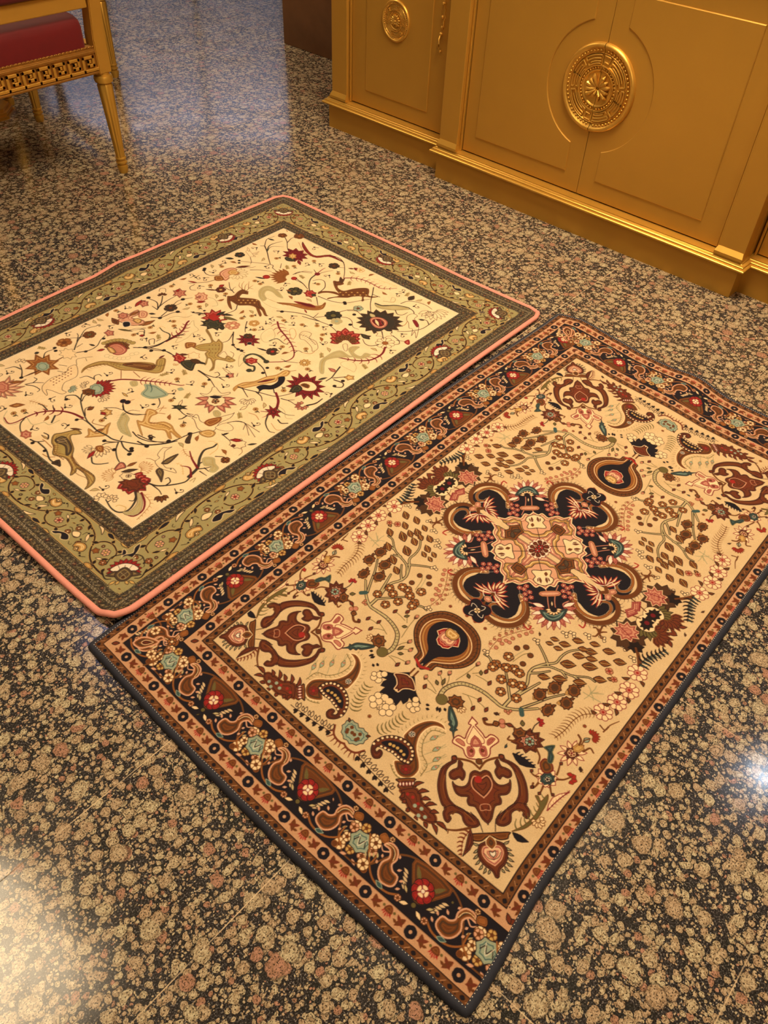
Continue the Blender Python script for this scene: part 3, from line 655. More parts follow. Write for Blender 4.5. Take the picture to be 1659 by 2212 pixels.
def ornament(cv,x,y):
    # small navy four-lobed block with pale curls
    for dx,dy in ((-13,-13),(13,-13),(-13,13),(13,13)): cv.dot(x+dx,y+dy,14,'n','R')
    cv.poly([(x-22,y-22),(x+22,y-22),(x+22,y+22),(x-22,y+22)],'n',None,sm=0)
    for a in (45,135,225,315):
        c,s=math.cos(math.radians(a)),math.sin(math.radians(a)); cv.line([(x,y),(x+12*c,y+12*s),(x+20*c-8*s,y+20*s+8*c),(x+12*c-12*s,y+12*s+12*c)],'w',1.6)
    cv.flower(x,y,8,4,'C','k','y')

def fill_gaps(cv,tol,bg,seed,x0,x1,y0,y1,n,r,kind):
    # small sprigs and curls wherever the ground is still bare
    rng=random.Random(seed); B=rgb(bg)
    for _ in range(n):
        x=x0+r+rng.random()*(x1-x0-2*r); y=y0+r+rng.random()*(y1-y0-2*r); b=cv.box((x-r,y-r),(x+r,y+r))
        if b is None: continue
        A=cv.a[b[0]]
        if np.abs(A-B).max()>.05: continue
        a=rng.random()*6.283; c,s=math.cos(a),math.sin(a); g=lambda u,v:(x+u*c-v*s,y+u*s+v*c); k=rng.random(); q=r/15.
        if kind==2:
            cc='OCpvOl'[int(k*6)]; cv.leaf(*g(-5,0),*g(5,0),3.6,cc,'k') if k<.6 else cv.dot(x,y,2.1,cc)
        elif kind==3:
            if k<.35: cv.line([g(-6,-2),g(0,2),g(5,-1),g(3,-4)],'k',1.5,1.)
            elif k<.6: cv.leaf(*g(-6,0),*g(6,0),4.5,'y','k')
            elif k<.8: cv.leaf(*g(-5,0),*g(5,0),4.,'k','y')
            else: cv.flower(x,y,4.2,5,'Opv'[int(k*97)%3],'k','C')
        elif kind==0:
            if k<.45:
                cv.line([g(-9*q,-2*q),g(0,2*q),g(9*q,0)],'b',1.4)
                for u,v in ((-4,5),(0,-5),(4,6),(8,-4)): cv.leaf(*g(u*q,1),*g((u+5)*q,v*q),4.5,'b' if k<.3 else 'v','k')
            elif k<.75: cv.flower(x,y,6.5*q,5,'P' if k<.6 else 'y','b','R',a*50)
            else: cv.leaf(*g(-8*q,0),*g(8*q,0),8*q,'b' if k<.9 else 't','k',.1); cv.line([g(-12*q,0),g(-8*q,0)],'k',1.2)
        else:
            if k<.4: cv.line([g(-15,-3),g(-6,5),g(4,4),g(10,-2),g(6,-8),g(1,-5)],'k',2.2,1.2); cv.dot(*g(1,-5),2.4,'k'); cv.leaf(*g(-6,5),*g(-1,12),6,'k','k')
            elif k<.65: cv.line([g(-15,0),g(-3,2)],'k',1.8); cv.flower(*g(4,2),7.5,6,'y','b','m',a*50); cv.leaf(*g(-9,1),*g(-5,-8),5,'v','k')
            elif k<.85: cv.leaf(*g(-12,0),*g(10,2),10,'O' if k<.75 else 'l','b',.12); cv.line([g(-15,-2),g(-12,0)],'b',1.4)
            else:
                cv.line([g(-14,-4),g(0,0),g(12,5)],'v',1.5)
                for u in (-8,-2,4,9): cv.leaf(*g(u,u*.3),*g(u+3,u*.3+7),4,'y','v'); cv.leaf(*g(u,u*.3),*g(u+4,u*.3-6),4,'y','v')

DATA1='''p l,g,0.9,1 1447,2245,1494,2300,1501,2353,1468,2385,1394,2376,1306,2341,1343,2325,1411,2339,1448,2324,1428,2283,1376,2254,1372,2220,1408,2224
l g,1.4,- 1489,2285,1393,2219,1305,2206,1228,2223
l v,1.2,- 1392,2259,1293,2276,1203,2343
p b,B,1,1 1576,2083,1584,2095,1568,2110,1562,2135,1573,2164,1580,2197,1575,2222,1551,2225,1527,2228,1524,2221,1506,2204,1524,2191,1536,2176,1517,2139,1483,2162,1433,2196,1390,2202,1342,2171,1297,2158,1237,2121,1220,2119,1237,2106,1292,2134,1320,2135,1261,2099,1254,2077,1316,2111,1354,2132,1395,2121,1427,2090,1455,2067,1500,2068,1525,2064,1462,2019,1443,2003,1479,2012,1529,2041
l b,2,1 1578,2219,1626,2233,1656,2266
l b,2,1 1578,2219,1623,2256,1645,2297
l b,2,1 1545,2230,1561,2276,1564,2304
l b,2,1 1559,2258,1596,2293,1621,2321
l b,2,1 1561,2225,1596,2262,1607,2293
l b,2,1 1550,2266,1529,2276
d 3,y,- 1494,2112
d 3,y,- 1461,2102
d 3,y,- 1473,2133
d 3,y,- 1439,2122
d 3,y,- 1451,2153
d 3,y,- 1418,2142
d 3,y,- 1430,2173
d 3,y,- 1397,2163
d 3,y,- 1409,2194
l k,3,1.8 1586,2151,1648,2172,1708,2216
l k,3,1.8 1618,2160,1648,2152,1685,2156
l k,2,1.2 1615,2163,1631,2188,1631,2208
f 17.6,6,r,k,y,10 1677,2114
e 15.6,R,k,0 1712,2130,1710,2173
e 7.2,b,k,0 1690,2091,1753,2047
l k,3,1.8 1456,2063,1423,2018,1429,1956,1440,1928
p R,k,1,0 1415,1904,1372,1901,1392,1867,1358,1839,1397,1829,1386,1789,1427,1806,1446,1772,1469,1809,1508,1797,1503,1837,1545,1853,1513,1877,1539,1914,1494,1910,1491,1951,1456,1921,1425,1946
p e,k,1.2,1 1453,1770,1463,1815,1393,1810,1381,1857,1318,1828,1309,1802,1363,1803,1384,1775,1419,1768
e 13.6,e,k,0 1461,1889,1455,1960
e 14.6,v,k,0 1431,1900,1319,1943
e 11.7,e,k,0 1451,1918,1384,1963
p f,k,1,0 1407,1904,1391,1894,1400,1884,1401,1869,1418,1877,1434,1879,1436,1894,1446,1909,1430,1910,1419,1919
f 23.8,6,p,O,C,0 1299,1882
e 5.8,k,k,0 1523,1849,1590,1813
l k,2.4,1.4 1611,1802,1559,1814,1518,1835
d 4.4,k,- 1595,1808
d 4.4,k,- 1546,1817
d 4.4,k,- 1559,1870
m -33,78.9,9,100,O,b,-,-,0.5,0 1455,2564
d 11.8,R,k 1581,2446
d 9.7,R,k 1432,2569
e 7.5,k,k,0 1571,2420,1634,2391
l k,2.4,1.4 1637,2559,1581,2548
l k,2.4,1.4 1598,2597,1637,2647
l k,2.4,1.4 1637,2559,1682,2581,1869,2455
l k,2.4,1.4 1470,2613,1453,2683,1402,2721
l k,2.4,1.4 1414,2561,1347,2564,1268,2537
p p,r,1.4,1 1844,2251,1854,2317,1827,2365,1768,2368,1739,2332,1752,2277,1741,2215,1788,2222
p y,O,1,1 1814,2302,1815,2344,1767,2357,1747,2324,1775,2287
m 166,45.8,9,190,f,v,-,-,0.5,0 1764,2329
e 13.2,r,k,0 1821,2381,1766,2467
p O,b,1,1 1834,2197,1807,2234,1757,2210,1790,2168
l k,3,1.8 1959,2205,1907,2180,1860,2190,1830,2234
d 6.5,k,- 1950,2202
d 6.5,k,- 1963,2218
l k,2.4,1.4 1801,2168,1822,2106,1897,2014
e 7.4,R,k,0 1859,2060,1919,2033
l k,2.4,1.4 1853,2035,1852,1996,1822,1975,1792,1993
l k,2.4,1.4 1726,2429,1676,2478,1609,2521
l k,2,1.2 1805,2397,1749,2451,1732,2488
e 8,f,d,0 1877,2570,1867,2649
e 8,f,d,0 1877,2570,1849,2620
e 8,f,d,0 1877,2570,1831,2581
p f,d,0.9,1 1936,2582,1940,2613,1895,2598,1848,2576,1859,2554,1903,2568
e 8,f,d,0 1919,2598,1970,2630
l k,2,1.2 1853,2548,1801,2510,1783,2483
f 18.2,5,e,k,b,0 1931,2518
e 13.5,e,k,0 1920,2450,1969,2414
d 5,k,- 1875,2461
d 5,k,- 1851,2439
l k,3.2,1.9 1936,2964,1892,2933,1831,2895,1756,2826,1712,2800
l k,3,1.8 1822,2892,1845,2955,1839,2997
f 16.9,5,b,k,O,0 1923,2939
f 20.5,5,b,k,O,0 1828,3020
l O,3,- 1959,3016,1940,3009
l k,4,2.4 1899,2734,1827,2688,1748,2628,1682,2581
l e,5,1.5 1839,2699,1882,2774,1861,2878
l e,3,1 1827,2688,1858,2762,1795,2824
l k,3,1.8 1899,2734,1922,2712
l k,3,1.4 1905,2740,1961,2816,1954,2884
e 9.5,e,k,0 1911,2842,1962,2828
p m,k,1,0 1596,2836,1553,2828,1582,2801,1551,2773,1594,2766,1587,2729,1628,2745,1648,2712,1671,2745,1710,2729,1707,2767,1751,2774,1722,2802,1754,2830,1711,2837,1718,2875,1676,2859,1656,2892,1632,2858,1593,2873
p e,k,1.2,1 1677,2720,1666,2753,1614,2758,1597,2730,1637,2702
p y,O,1,0 1638,2790,1619,2779,1629,2765,1624,2745,1645,2751,1660,2741,1670,2761,1690,2772,1680,2786,1685,2807,1664,2801,1649,2810
e 12.4,m,k,0 1586,2763,1530,2729
e 12.5,m,k,0 1609,2809,1574,2831
l k,4,3 1789,1669,1835,1738,1895,1796
l k,3.4,2 1805,1691,1825,1766,1833,1856
l k,4,2 1797,1680,1862,1722,1942,1712
l k,3,1.8 1789,1669,1845,1672
m 34,21.8,5,120,b,k,-,-,0.5,0 1896,1795
p P,k,1,0 1819,1918,1786,1908,1806,1887,1795,1858,1828,1866,1850,1846,1864,1875,1897,1885,1877,1906,1889,1935,1855,1927,1833,1947
e 13.3,R,k,0 1866,1893,1886,1923
l d,1.8,- 1956,1816,1979,1843,1955,1866,1919,1842
l k,3.4,2 1744,1584,1698,1628,1688,1710,1652,1754
l k,3.2,1.9 1708,1636,1730,1707,1773,1816,1763,1855
f 21.7,5,K,k,b,0 1743,1741
l k,2.4,1.4 1741,1753,1741,1828
l k,2.4,1.4 1768,1859,1737,1918
p p,O,1,0 1674,1988,1651,1977,1655,1958,1644,1938,1663,1931,1669,1913,1692,1923,1712,1918,1726,1938,1749,1950,1746,1968,1758,1989,1738,1996,1732,2014,1709,2004,1688,2009
e 12,R,k,0 1673,1902,1637,1947
e 12.1,P,k,0 1708,1936,1714,1970
l g,1.8,- 1668,1994,1616,2006,1548,1975,1563,1941
d 6.8,k,- 1673,1743
d 7,k,- 1766,1862
d 6.7,k,- 1698,1619
d 7,k,- 1945,1719
e 14.9,R,k,0 1939,1638,1930,1685
p p,O,1,1 1853,1571,1843,1599,1801,1602,1769,1560,1800,1531
e 20.7,O,k,0 1727,1475,1697,1574
e 9.7,K,k,0 1791,1603,1755,1628
l k,2.4,- 1691,1447,1661,1467,1612,1428
e 12.8,R,k,0 1626,1406,1609,1431
l v,1.2,- 1657,1631,1642,1699,1585,1735,1575,1781
l y,1.4,- 1606,1520,1616,1563,1581,1570
p m,k,1.2,1 1750,2975,1717,2959,1606,2903,1537,2901,1479,2980,1383,2983,1333,2975,1383,2971,1468,2957,1520,2883,1606,2880,1702,2926
r 23.6,6,O,1,1.6,1.4,0.5,-,0,0.4 1717,2959,1606,2903,1531,2895,1491,2958
l k,3.4,2 1479,2980,1394,2995,1316,2958,1239,2879,1196,2825
l O,1.4,- 1764,2949,1635,2875,1543,2873
l O,1.2,- 1783,3015,1676,3023,1588,3014
f 20.2,5,K,k,b,0 1352,2890
l k,2.4,1.4 1330,2890,1284,2922
e 7.8,r,k,0 1223,2960,1256,2938
e 16.7,m,k,0 1179,2970,1233,2972
f 14.5,5,C,O,y,0 1178,2981
p b,B,1,1 1213,2734,1210,2748,1191,2756,1179,2777,1140,2763,1144,2734,1155,2717,1127,2693,1078,2695,1051,2756,1016,2809,978,2836,944,2808,918,2772,884,2785,857,2811,880,2769,922,2748,924,2727,898,2703,904,2687,941,2730,982,2691,1000,2654,1027,2628,1065,2591,1086,2542,1090,2563,1058,2628,1126,2613,1164,2576,1176,2545,1191,2571,1163,2608,1114,2644,1077,2649,1121,2668,1167,2696
p B,k,0.8,1 1187,2769,1218,2814,1186,2802,1185,2824,1155,2769
d 3.1,y,- 1082,2665
d 3.1,y,- 1046,2655
d 3.1,y,- 1053,2693
d 3.1,y,- 1018,2683
d 3.1,y,- 1025,2720
d 3.1,y,- 989,2710
d 3.2,y,- 996,2747
d 3.1,y,- 961,2737
d 3.2,y,- 968,2775
d 3.1,y,- 932,2765
l m,5,2 1190,2819,1134,2873,1064,2899,985,2902,922,2900,877,2930,839,2980
r 18.5,9,m,1,2.4,0,0.5,-,1,0.4 1168,2840,1091,2894,990,2908,916,2916,854,2951
r 14.2,8,y,1,1.2,1,0.5,-,0,0.4 1150,2890,1050,2954,927,2989,853,2998
l k,3.4,2 960,2874,908,2802,842,2707,767,2626
l k,3,1.8 908,2802,846,2811
l K,5,3 1362,2717,1347,2646,1293,2574,1234,2529,1197,2545
l k,3,1.8 1185,2576,1203,2640,1257,2691,1298,2684,1321,2641
l m,4,2 1362,2717,1376,2790,1376,2823
l k,3,1.8 1372,2729,1416,2751
l e,2.6,1 1356,2723,1344,2778,1315,2838
d 9.8,m,- 1359,2726
l k,2.6,1.6 1474,2599,1467,2658,1395,2707
p R,k,1,0 1185,2526,1165,2513,1178,2498,1174,2477,1197,2477,1213,2464,1230,2480,1253,2484,1251,2504,1264,2523,1244,2532,1237,2550,1215,2541,1193,2546
d 8.3,e,- 1188,2513
l k,3,1.8 1419,2577,1344,2566,1268,2537
l k,3,1.8 1284,2461,1256,2492
f 26.1,6,e,k,v,0 1310,2456
e 10.4,O,k,0 1327,2440,1364,2424
l k,3,1.8 1155,2506,1079,2442
l k,2.8,1.7 1156,2524,1058,2540,971,2588,911,2690,876,2753
d 6.2,k,- 976,2594
d 6.1,k,- 961,2583
p O,v,1,1 1296,2273,1227,2329,1179,2365,1136,2416,1090,2422,1063,2458,1070,2498,1055,2493,1026,2435,1047,2387,1094,2352,1145,2331,1207,2310,1259,2279
p m,b,0.9,1 1225,2360,1183,2391,1100,2422,1076,2407,1128,2376
r 17.2,8,O,1,1.6,1.4,0.5,-,0,0.4 1275,2284,1196,2340,1078,2367
e 5,R,k,0 1104,2341,1065,2322
l k,3.4,2 1222,2201,1133,2267,1041,2308,943,2310,855,2321,766,2299
l k,4,2.4 943,2310,1003,2289,1058,2273
l k,2.4,1.4 996,2314,1010,2375
l k,2.6,1.6 988,2326,947,2388
f 28.7,8,e,k,v,0 920,2423
f 19.5,5,l,g,a,0 859,2389
l k,2.4,1.4 885,2439,833,2469,786,2459,737,2415,692,2419
l k,2.8,1.7 927,2463,897,2540,849,2585
f 17.2,5,a,k,b,0 860,2603
l k,2.6,1.6 892,2534,845,2570,768,2550
d 6.5,k,- 829,2529
d 6.3,k,- 767,2422
d 6.5,k,- 1193,2219
d 6.3,k,- 854,2331
p K,k,1,0 552,2649,508,2646,533,2610,496,2590,533,2566,506,2534,549,2525,538,2486,581,2492,587,2451,623,2472,645,2435,670,2468,705,2441,713,2482,756,2468,748,2510,793,2513,768,2549,807,2569,769,2594,798,2626,753,2636,765,2678,720,2670,715,2714,677,2690,654,2729,629,2693,593,2721,585,2679,542,2691
p P,k,1.3,1 701,2540,722,2575,705,2610,664,2630,610,2617,584,2569,593,2525,637,2510
p m,C,1.2,1 687,2545,703,2575,676,2610,626,2602,601,2562,626,2530
e 11.9,C,k,0 692,2585,618,2537
e 6.9,k,P,0 657,2600,596,2567
p l,d,1,1 763,2611,733,2621,710,2605,731,2585
p f,k,1,0 511,2523,486,2511,507,2486,507,2456,536,2459,561,2440,569,2468,595,2479,574,2504,574,2535,545,2532,519,2551
m 48,63.6,9,230,R,k,-,-,0.5,1 679,2277
m 48,50.1,6,150,b,k,-,-,0.5,0 652,2252
p f,k,1,1 648,2221,632,2245,587,2195,599,2183
f 30.8,9,f,k,O,0 466,2418
l k,3.4,2 567,2505,502,2444
l k,3,1.8 485,2375,513,2332,554,2327,597,2354
e 20.7,e,k,0 566,2384,649,2392
e 11.3,K,k,0 603,2383,583,2419
l k,3,1.8 483,2515,425,2500,398,2474,408,2448
l k,2.4,1.4 435,2491,391,2515
p R,k,0.8,1 387,2510,382,2549,350,2520,352,2501
p l,e,1,1 825,2733,785,2704,734,2714,672,2754,628,2806,605,2837,633,2849,686,2818,744,2772,782,2735
l K,6,3 817,2731,761,2746,701,2813,629,2843
l k,3.4,2 623,2848,569,2834,532,2793
l k,2.6,1.6 693,2850,678,2904,629,2940,564,2954,497,2941
e 22.9,K,k,0 681,2920,690,2991
l v,1.6,1 798,2789,741,2827,756,2868,786,2869,762,2823
l k,3,1.8 666,2760,625,2733,594,2753,590,2795
p f,k,1.1,1 564,2763,554,2810,516,2809,512,2775,493,2756,444,2730,398,2666,360,2596,413,2651,397,2596,440,2661,464,2656,508,2705,533,2718
p m,k,0.9,1 506,2744,483,2756,436,2719,438,2699
l K,2.6,- 494,2574,447,2619,401,2699,396,2775,402,2843
l k,3,1.8 400,2780,440,2807,480,2787
e 8.9,K,k,0 450,2797,485,2782
l O,2,- 536,2624,508,2659,522,2711
m -140,68.5,9,130,f,k,-,-,0.45,0 497,2941
m -10,37.5,5,60,f,k,-,-,0.5,0 430,2891
p s,d,1,1 1251,1664,1305,1697,1370,1722,1384,1743,1319,1718,1267,1691,1234,1689,1247,1719,1225,1714,1190,1705,1138,1655,1124,1619,1111,1599,1064,1611,1076,1640,1030,1643,1001,1639,1010,1607,1052,1591,1090,1563,1056,1524,1027,1490,1033,1461,1057,1508,1112,1542,1137,1542,1101,1498,1100,1483,1145,1536,1188,1559,1196,1584,1230,1560,1282,1552,1290,1585,1269,1630
d 1.8,b,- 1236,1637
d 1.8,b,- 1222,1650
d 1.8,b,- 1208,1663
d 1.8,b,- 1194,1676
d 1.8,b,- 1205,1610
d 1.8,b,- 1191,1623
d 1.8,b,- 1177,1636
d 1.8,b,- 1163,1649
d 1.8,b,- 1174,1583
d 1.8,b,- 1161,1596
d 1.8,b,- 1147,1609
d 1.8,b,- 1133,1622
p O,b,0.9,1 1358,1546,1348,1572,1309,1592,1282,1552,1301,1550,1312,1516
l d,1.6,- 1056,1603,1035,1639,1060,1679,1093,1681
l d,1.4,- 1111,1599,1122,1654,1081,1644
p m,k,1,0 1068,1870,1030,1868,1059,1844,1033,1823,1072,1818,1071,1786,1101,1803,1125,1776,1133,1807,1171,1797,1153,1827,1188,1839,1152,1854,1166,1884,1129,1877,1117,1908,1096,1883,1063,1902
d 7.3,n,f 1075,1822
f 14,4,K,k,b,0 1141,1870
l k,3.6,2.2 1239,1837,1154,1755,1094,1729,1020,1734
l k,3,1.8 1228,1822,1192,1753,1199,1713
d 5.5,k,- 1135,1740
d 5.4,k,- 1050,1734
d 5.4,k,- 1076,1730
l k,2.4,1.4 1089,1733,1040,1748
l k,3,1.8 1268,1978,1219,1918,1186,1888
d 4.3,k,- 1218,1927
f 17.3,5,y,O,C,0 1220,1996
f 19.8,5,K,k,R,0 909,1862
e 6.3,k,k,0 934,1844,1005,1822
e 10.8,C,k,0 894,1876,874,1890
p e,k,1,0 1350,1833,1308,1831,1343,1805,1323,1779,1367,1775,1380,1741,1407,1762,1446,1739,1440,1773,1484,1775,1448,1802,1469,1828,1424,1832,1411,1866,1384,1845,1344,1868
l m,6,3 1126,2113,1060,2068,966,2035,880,1998,808,1950,774,1901,783,1843,844,1771
r 22.2,8,m,1,3.4,0,0.5,-,1,0.4 1126,2113,1060,2068,966,2035,880,1998,808,1950
l e,4,2 1007,1929,989,1979,924,1973,895,1983
l k,2.6,1.6 804,1945,803,1979,771,1985
l k,2.4,1.4 782,1842,715,1889
m 137,20.2,10,350,y,b,-,-,0.4,0 687,1918
l k,2.4,1.4 779,1848,815,1846
p -,g,1.2,1 1083,1925,1108,1987,1096,2034,1026,1996,997,1938,1023,1896
p -,O,1,1 1005,2103,993,2132,938,2096,910,2037,946,2054
p f,d,1.2,1 923,2111,929,2157,876,2173,851,2127,795,2129,734,2085,734,2036,772,2066,854,2090,883,2080
r 16.9,9,d,1,1.2,1.4,0.5,-,1,0.4 923,2111,870,2127,769,2102
l O,1.8,- 724,2045,727,2009,771,1985
l e,9,6 853,1762,925,1774,977,1758,989,1714,962,1676,906,1665,876,1678,846,1644,879,1621
p R,k,1,0 907,1727,890,1719,903,1701,905,1682,926,1679,945,1668,953,1684,970,1692,958,1710,956,1729,935,1732,916,1743
d 8.8,e,- 860,1763
d 8.6,e,- 869,1630
l k,3.6,2.2 884,1717,819,1701,748,1660
d 5.6,k,- 792,1671
d 5.6,k,- 810,1724
p -,g,1.3,1 1018,1687,1016,1721,968,1686,949,1641,944,1614
l g,1.3,- 981,1753,943,1773,927,1805
p R,k,1,0 1231,1434,1205,1420,1225,1409,1219,1388,1248,1395,1266,1383,1282,1403,1312,1408,1303,1426,1321,1446,1294,1448,1287,1467,1262,1451,1235,1455
e 10.6,r,k,0 1291,1446,1252,1483
p f,O,1,0 1197,1518,1178,1509,1188,1492,1188,1472,1209,1471,1228,1461,1240,1478,1259,1487,1249,1505,1250,1524,1227,1525,1209,1535
p e,k,1,1 1223,1399,1217,1436,1183,1468,1122,1494,1104,1487,1147,1455,1109,1397,1142,1382,1187,1386
p B,k,1.2,1 1202,1458,1182,1485,1145,1488,1137,1464,1170,1449
m -124,11.5,4,120,f,O,-,-,0.5,0 1233,1373
l k,3.4,2 1531,1325,1478,1367,1391,1408,1306,1416
d 6.2,k,- 1447,1355
d 6.3,k,- 1502,1352
d 6.2,k,- 1394,1410
l k,4.5,5 1478,1367,1462,1423,1466,1486,1470,1559
l m,8,6 1461,1482,1465,1563,1483,1632,1527,1696,1537,1722
r 22.9,5,m,1,4,0,0.5,-,1,0.4 1465,1529,1478,1628,1527,1696
l e,5,3 1461,1499,1504,1543,1564,1538,1609,1548
l k,4,2 1470,1559,1435,1600
l k,2.2,- 1506,1389,1548,1417,1535,1446,1492,1412
l k,2.2,- 1506,1440,1503,1468
p -,g,1.2,1 1522,1737,1472,1713,1413,1699,1414,1646,1396,1595,1412,1512
p f,k,1.1,1 910,1287,875,1306,880,1344,899,1369,889,1386,847,1374,818,1373,793,1411,786,1388,826,1330,872,1287
e 20.9,P,k,0 803,1302,897,1242
e 20.9,P,k,0 803,1302,848,1197
e 20.9,P,k,0 803,1302,738,1204
e 20.9,P,k,0 803,1302,790,1217
e 20.9,P,k,0 798,1306,731,1397
e 20.9,P,k,0 798,1306,680,1360
e 20.9,P,k,0 798,1306,674,1270
e 20.9,P,k,0 798,1306,681,1318
p f,k,1,0 758,1339,742,1329,743,1311,739,1294,752,1281,760,1265,779,1262,797,1254,813,1263,831,1267,837,1283,848,1298,840,1314,839,1332,821,1341,807,1354,788,1351,769,1353
f 12,5,b,f,k,0 791,1299
p n,f,1,1 850,1301,830,1334,793,1351,806,1313
p l,g,1.1,1 731,1230,721,1254,684,1247,671,1219,697,1208
l k,3.4,2 1085,1419,1023,1417,966,1410,898,1385
l k,3.4,2 1083,1422,1013,1426,959,1447,915,1495
l k,3,1.8 959,1447,959,1477,987,1489,997,1472
l k,3,1.8 944,1460,896,1461
p P,k,1,0 900,1532,884,1522,894,1510,897,1494,915,1502,933,1501,933,1518,942,1535,924,1537,912,1547
l k,2,1.2 877,1539,896,1566
e 7.7,f,k,0 917,1532,1001,1537
d 5,k,- 969,1405
d 5.1,k,- 917,1501
p n,k,1.2,1 719,1552,707,1593,670,1621,668,1674,699,1713,684,1735,661,1726,637,1689,630,1636,643,1595,676,1564,677,1534,694,1546
p y,b,1,1 810,1453,808,1521,768,1580,752,1655,720,1716,718,1779,686,1794,669,1749,695,1709,678,1665,721,1580,763,1496,792,1470,782,1435
l b,1.4,- 799,1477,776,1543,729,1632
e 8.4,m,k,0 746,1586,697,1684
l b,1.6,- 696,1785,668,1827
l n,3,- 690,1551,666,1515
l n,3,- 641,1611,606,1586
l k,3.2,1.9 799,1477,755,1489,667,1529,578,1568,537,1635,517,1697
l k,3,1.8 773,1488,720,1465,687,1452
l k,3.4,2 693,1518,639,1511,604,1487
m -137,33.5,7,120,f,k,-,-,0.5,0 680,1445
e 10.4,C,k,0 629,1394,633,1342
l m,7,8 599,1592,537,1550,493,1493
p m,k,1,0 460,1467,424,1454,457,1446,442,1417,475,1435,492,1412,501,1442,537,1443,515,1462,544,1486,506,1479,506,1509,482,1482,452,1494
l K,5,2 486,1417,446,1361,384,1327,351,1338
l m,3,2 503,1442,539,1416
l m,3,1 480,1437,495,1382
l e,3,1.4 493,1493,420,1492,377,1519
l k,3,1.8 540,1575,493,1591,439,1591
l k,2.4,1.4 501,1590,477,1620
m -82,24,8,240,P,k,-,-,0.4,0 408,1613
l k,6,3 389,1631,366,1680,367,1736
l k,4,3 417,1428,383,1420,356,1445
l O,1.6,- 578,1359,536,1371,494,1356
l O,1.3,- 423,1382,359,1362,330,1402
l g,1.5,- 498,1516,446,1509,399,1471,365,1489
p m,k,1,0 449,1793,399,1789,433,1761,389,1739,435,1728,404,1692,452,1700,441,1658,483,1683,493,1643,521,1680,551,1649,559,1692,603,1676,589,1716,639,1719,605,1748,652,1770,604,1782,637,1819,586,1810,599,1854,555,1828,544,1870,516,1830,485,1862,478,1818,433,1833
p f,b,1.2,1 559,1731,563,1772,525,1808,471,1799,454,1763,484,1728,527,1717
p b,C,1.3,1 550,1740,546,1773,507,1780,494,1748
p e,k,1.2,1 547,1654,571,1706,555,1735,518,1726,510,1690
p f,k,1.1,1 772,1112,781,1144,762,1148,725,1128,693,1132,681,1170,667,1223,639,1289,637,1304,619,1254,630,1190,605,1136,608,1107,639,1078,683,1076,729,1099,758,1112
p O,b,0.9,1 693,1132,697,1168,662,1227,637,1197,644,1138,669,1128
p y,k,1,1 649,1063,628,1108,587,1120,571,1090,586,1064,626,1052
l k,2.6,1.6 610,1157,588,1243,531,1282,415,1285
l f,1.6,1 609,1155,586,1241,529,1280,421,1288
l k,2.6,1.6 610,1157,588,1243,531,1282,402,1240
l f,1.6,1 609,1155,586,1241,529,1280,408,1242
l k,2.6,1.6 610,1157,588,1243,531,1282,437,1227
l f,1.6,1 609,1155,586,1241,529,1280,443,1229
l k,2.6,1.6 610,1157,588,1243,531,1282,494,1239
l f,1.6,1 609,1155,586,1241,529,1280,500,1241
p f,k,0.9,1 619,1148,603,1215,548,1214,535,1187,571,1154
l k,1.6,- 754,1129,825,1117,790,1135
p e,k,1,0 876,1142,852,1144,876,1125,875,1106,897,1107,919,1087,917,1107,941,1106,917,1125,919,1144,896,1142,874,1162
e 8.7,C,k,0 910,1132,936,1178
l k,3,1.8 877,1109,826,1102,784,1114
l k,4,3 809,1104,808,1072,818,1056
l k,3,1.8 1041,1095,1004,1073,981,1039
e 7.1,k,k,0 1014,1050,1032,1033
l k,4,3 832,787,775,802,713,878,690,943,679,1003,652,1066
l k,3,1.8 876,821,787,840,713,878
d 5.9,k,- 802,852
d 5.8,k,- 768,796
d 5.9,k,- 714,902
d 6,k,- 678,1017
l k,3,1.8 794,846,827,853,819,873
p K,k,1.2,1 638,953,662,981,676,1031,633,983,617,966
l k,3,1.8 550,1135,477,1126
e 6,k,k,0 543,1129,530,1166
p f,k,1,0 399,1162,381,1153,390,1137,386,1121,405,1114,415,1099,434,1105,454,1100,460,1116,478,1125,469,1141,474,1158,455,1164,444,1180,425,1173,405,1178
e 13.4,R,k,0 429,1171,484,1132
e 12.5,r,k,0 428,1122,439,1099
e 6.6,e,k,0 383,1169,355,1208
l b,1.4,- 393,1129,362,1109,355,1079
l K,9,5 419,792,437,866,488,925,518,982,504,1031,508,1059
l y,1.6,- 527,1060,507,1066,475,1033,470,978
l y,1.6,- 556,1045,534,1066
l m,7,3 437,866,511,892,567,924
l m,7,2 410,799,466,839,513,819
l K,4,2 455,897,451,924,434,939
l K,4,2 428,863,403,897,392,925
l k,3,1.8 411,890,375,888
l k,3,1.5 409,857,358,858
p l,g,1,1 473,927,469,955,432,976,395,951,356,940,348,902,375,888,396,921,425,901
l K,5,4 529,623,482,642,437,691,403,750,408,790
l k,3.6,2.2 453,676,458,705,487,718,493,701
l k,3.4,2 517,628,453,627,418,616
m -146,30.5,5,90,b,k,-,-,0.5,0 420,614
l k,3,1.8 438,989,405,1014,379,1014
f 12.1,4,b,k,O,0 378,1005
r 8.4,6,y,1,1.2,1.4,0.5,-,1,0.4 544,815,509,823,452,783
r 8.7,6,O,1,1.2,1.4,0.5,-,1,0.4 607,912,560,895,514,902
l v,1.4,- 389,774,387,809,370,780
p f,k,1,1 638,752,642,784,671,793,692,846,674,862,663,883,662,837,625,800,595,768,555,758,526,779,487,768,515,755,546,743,580,735,613,740
p d,k,1,1 601,762,609,802,603,849,593,870,577,820,574,781
p d,k,1,1 575,705,580,735,545,732,514,704,488,672,522,685
l b,1.4,- 638,752,669,747,689,734
d 2.1,k,- 531,768
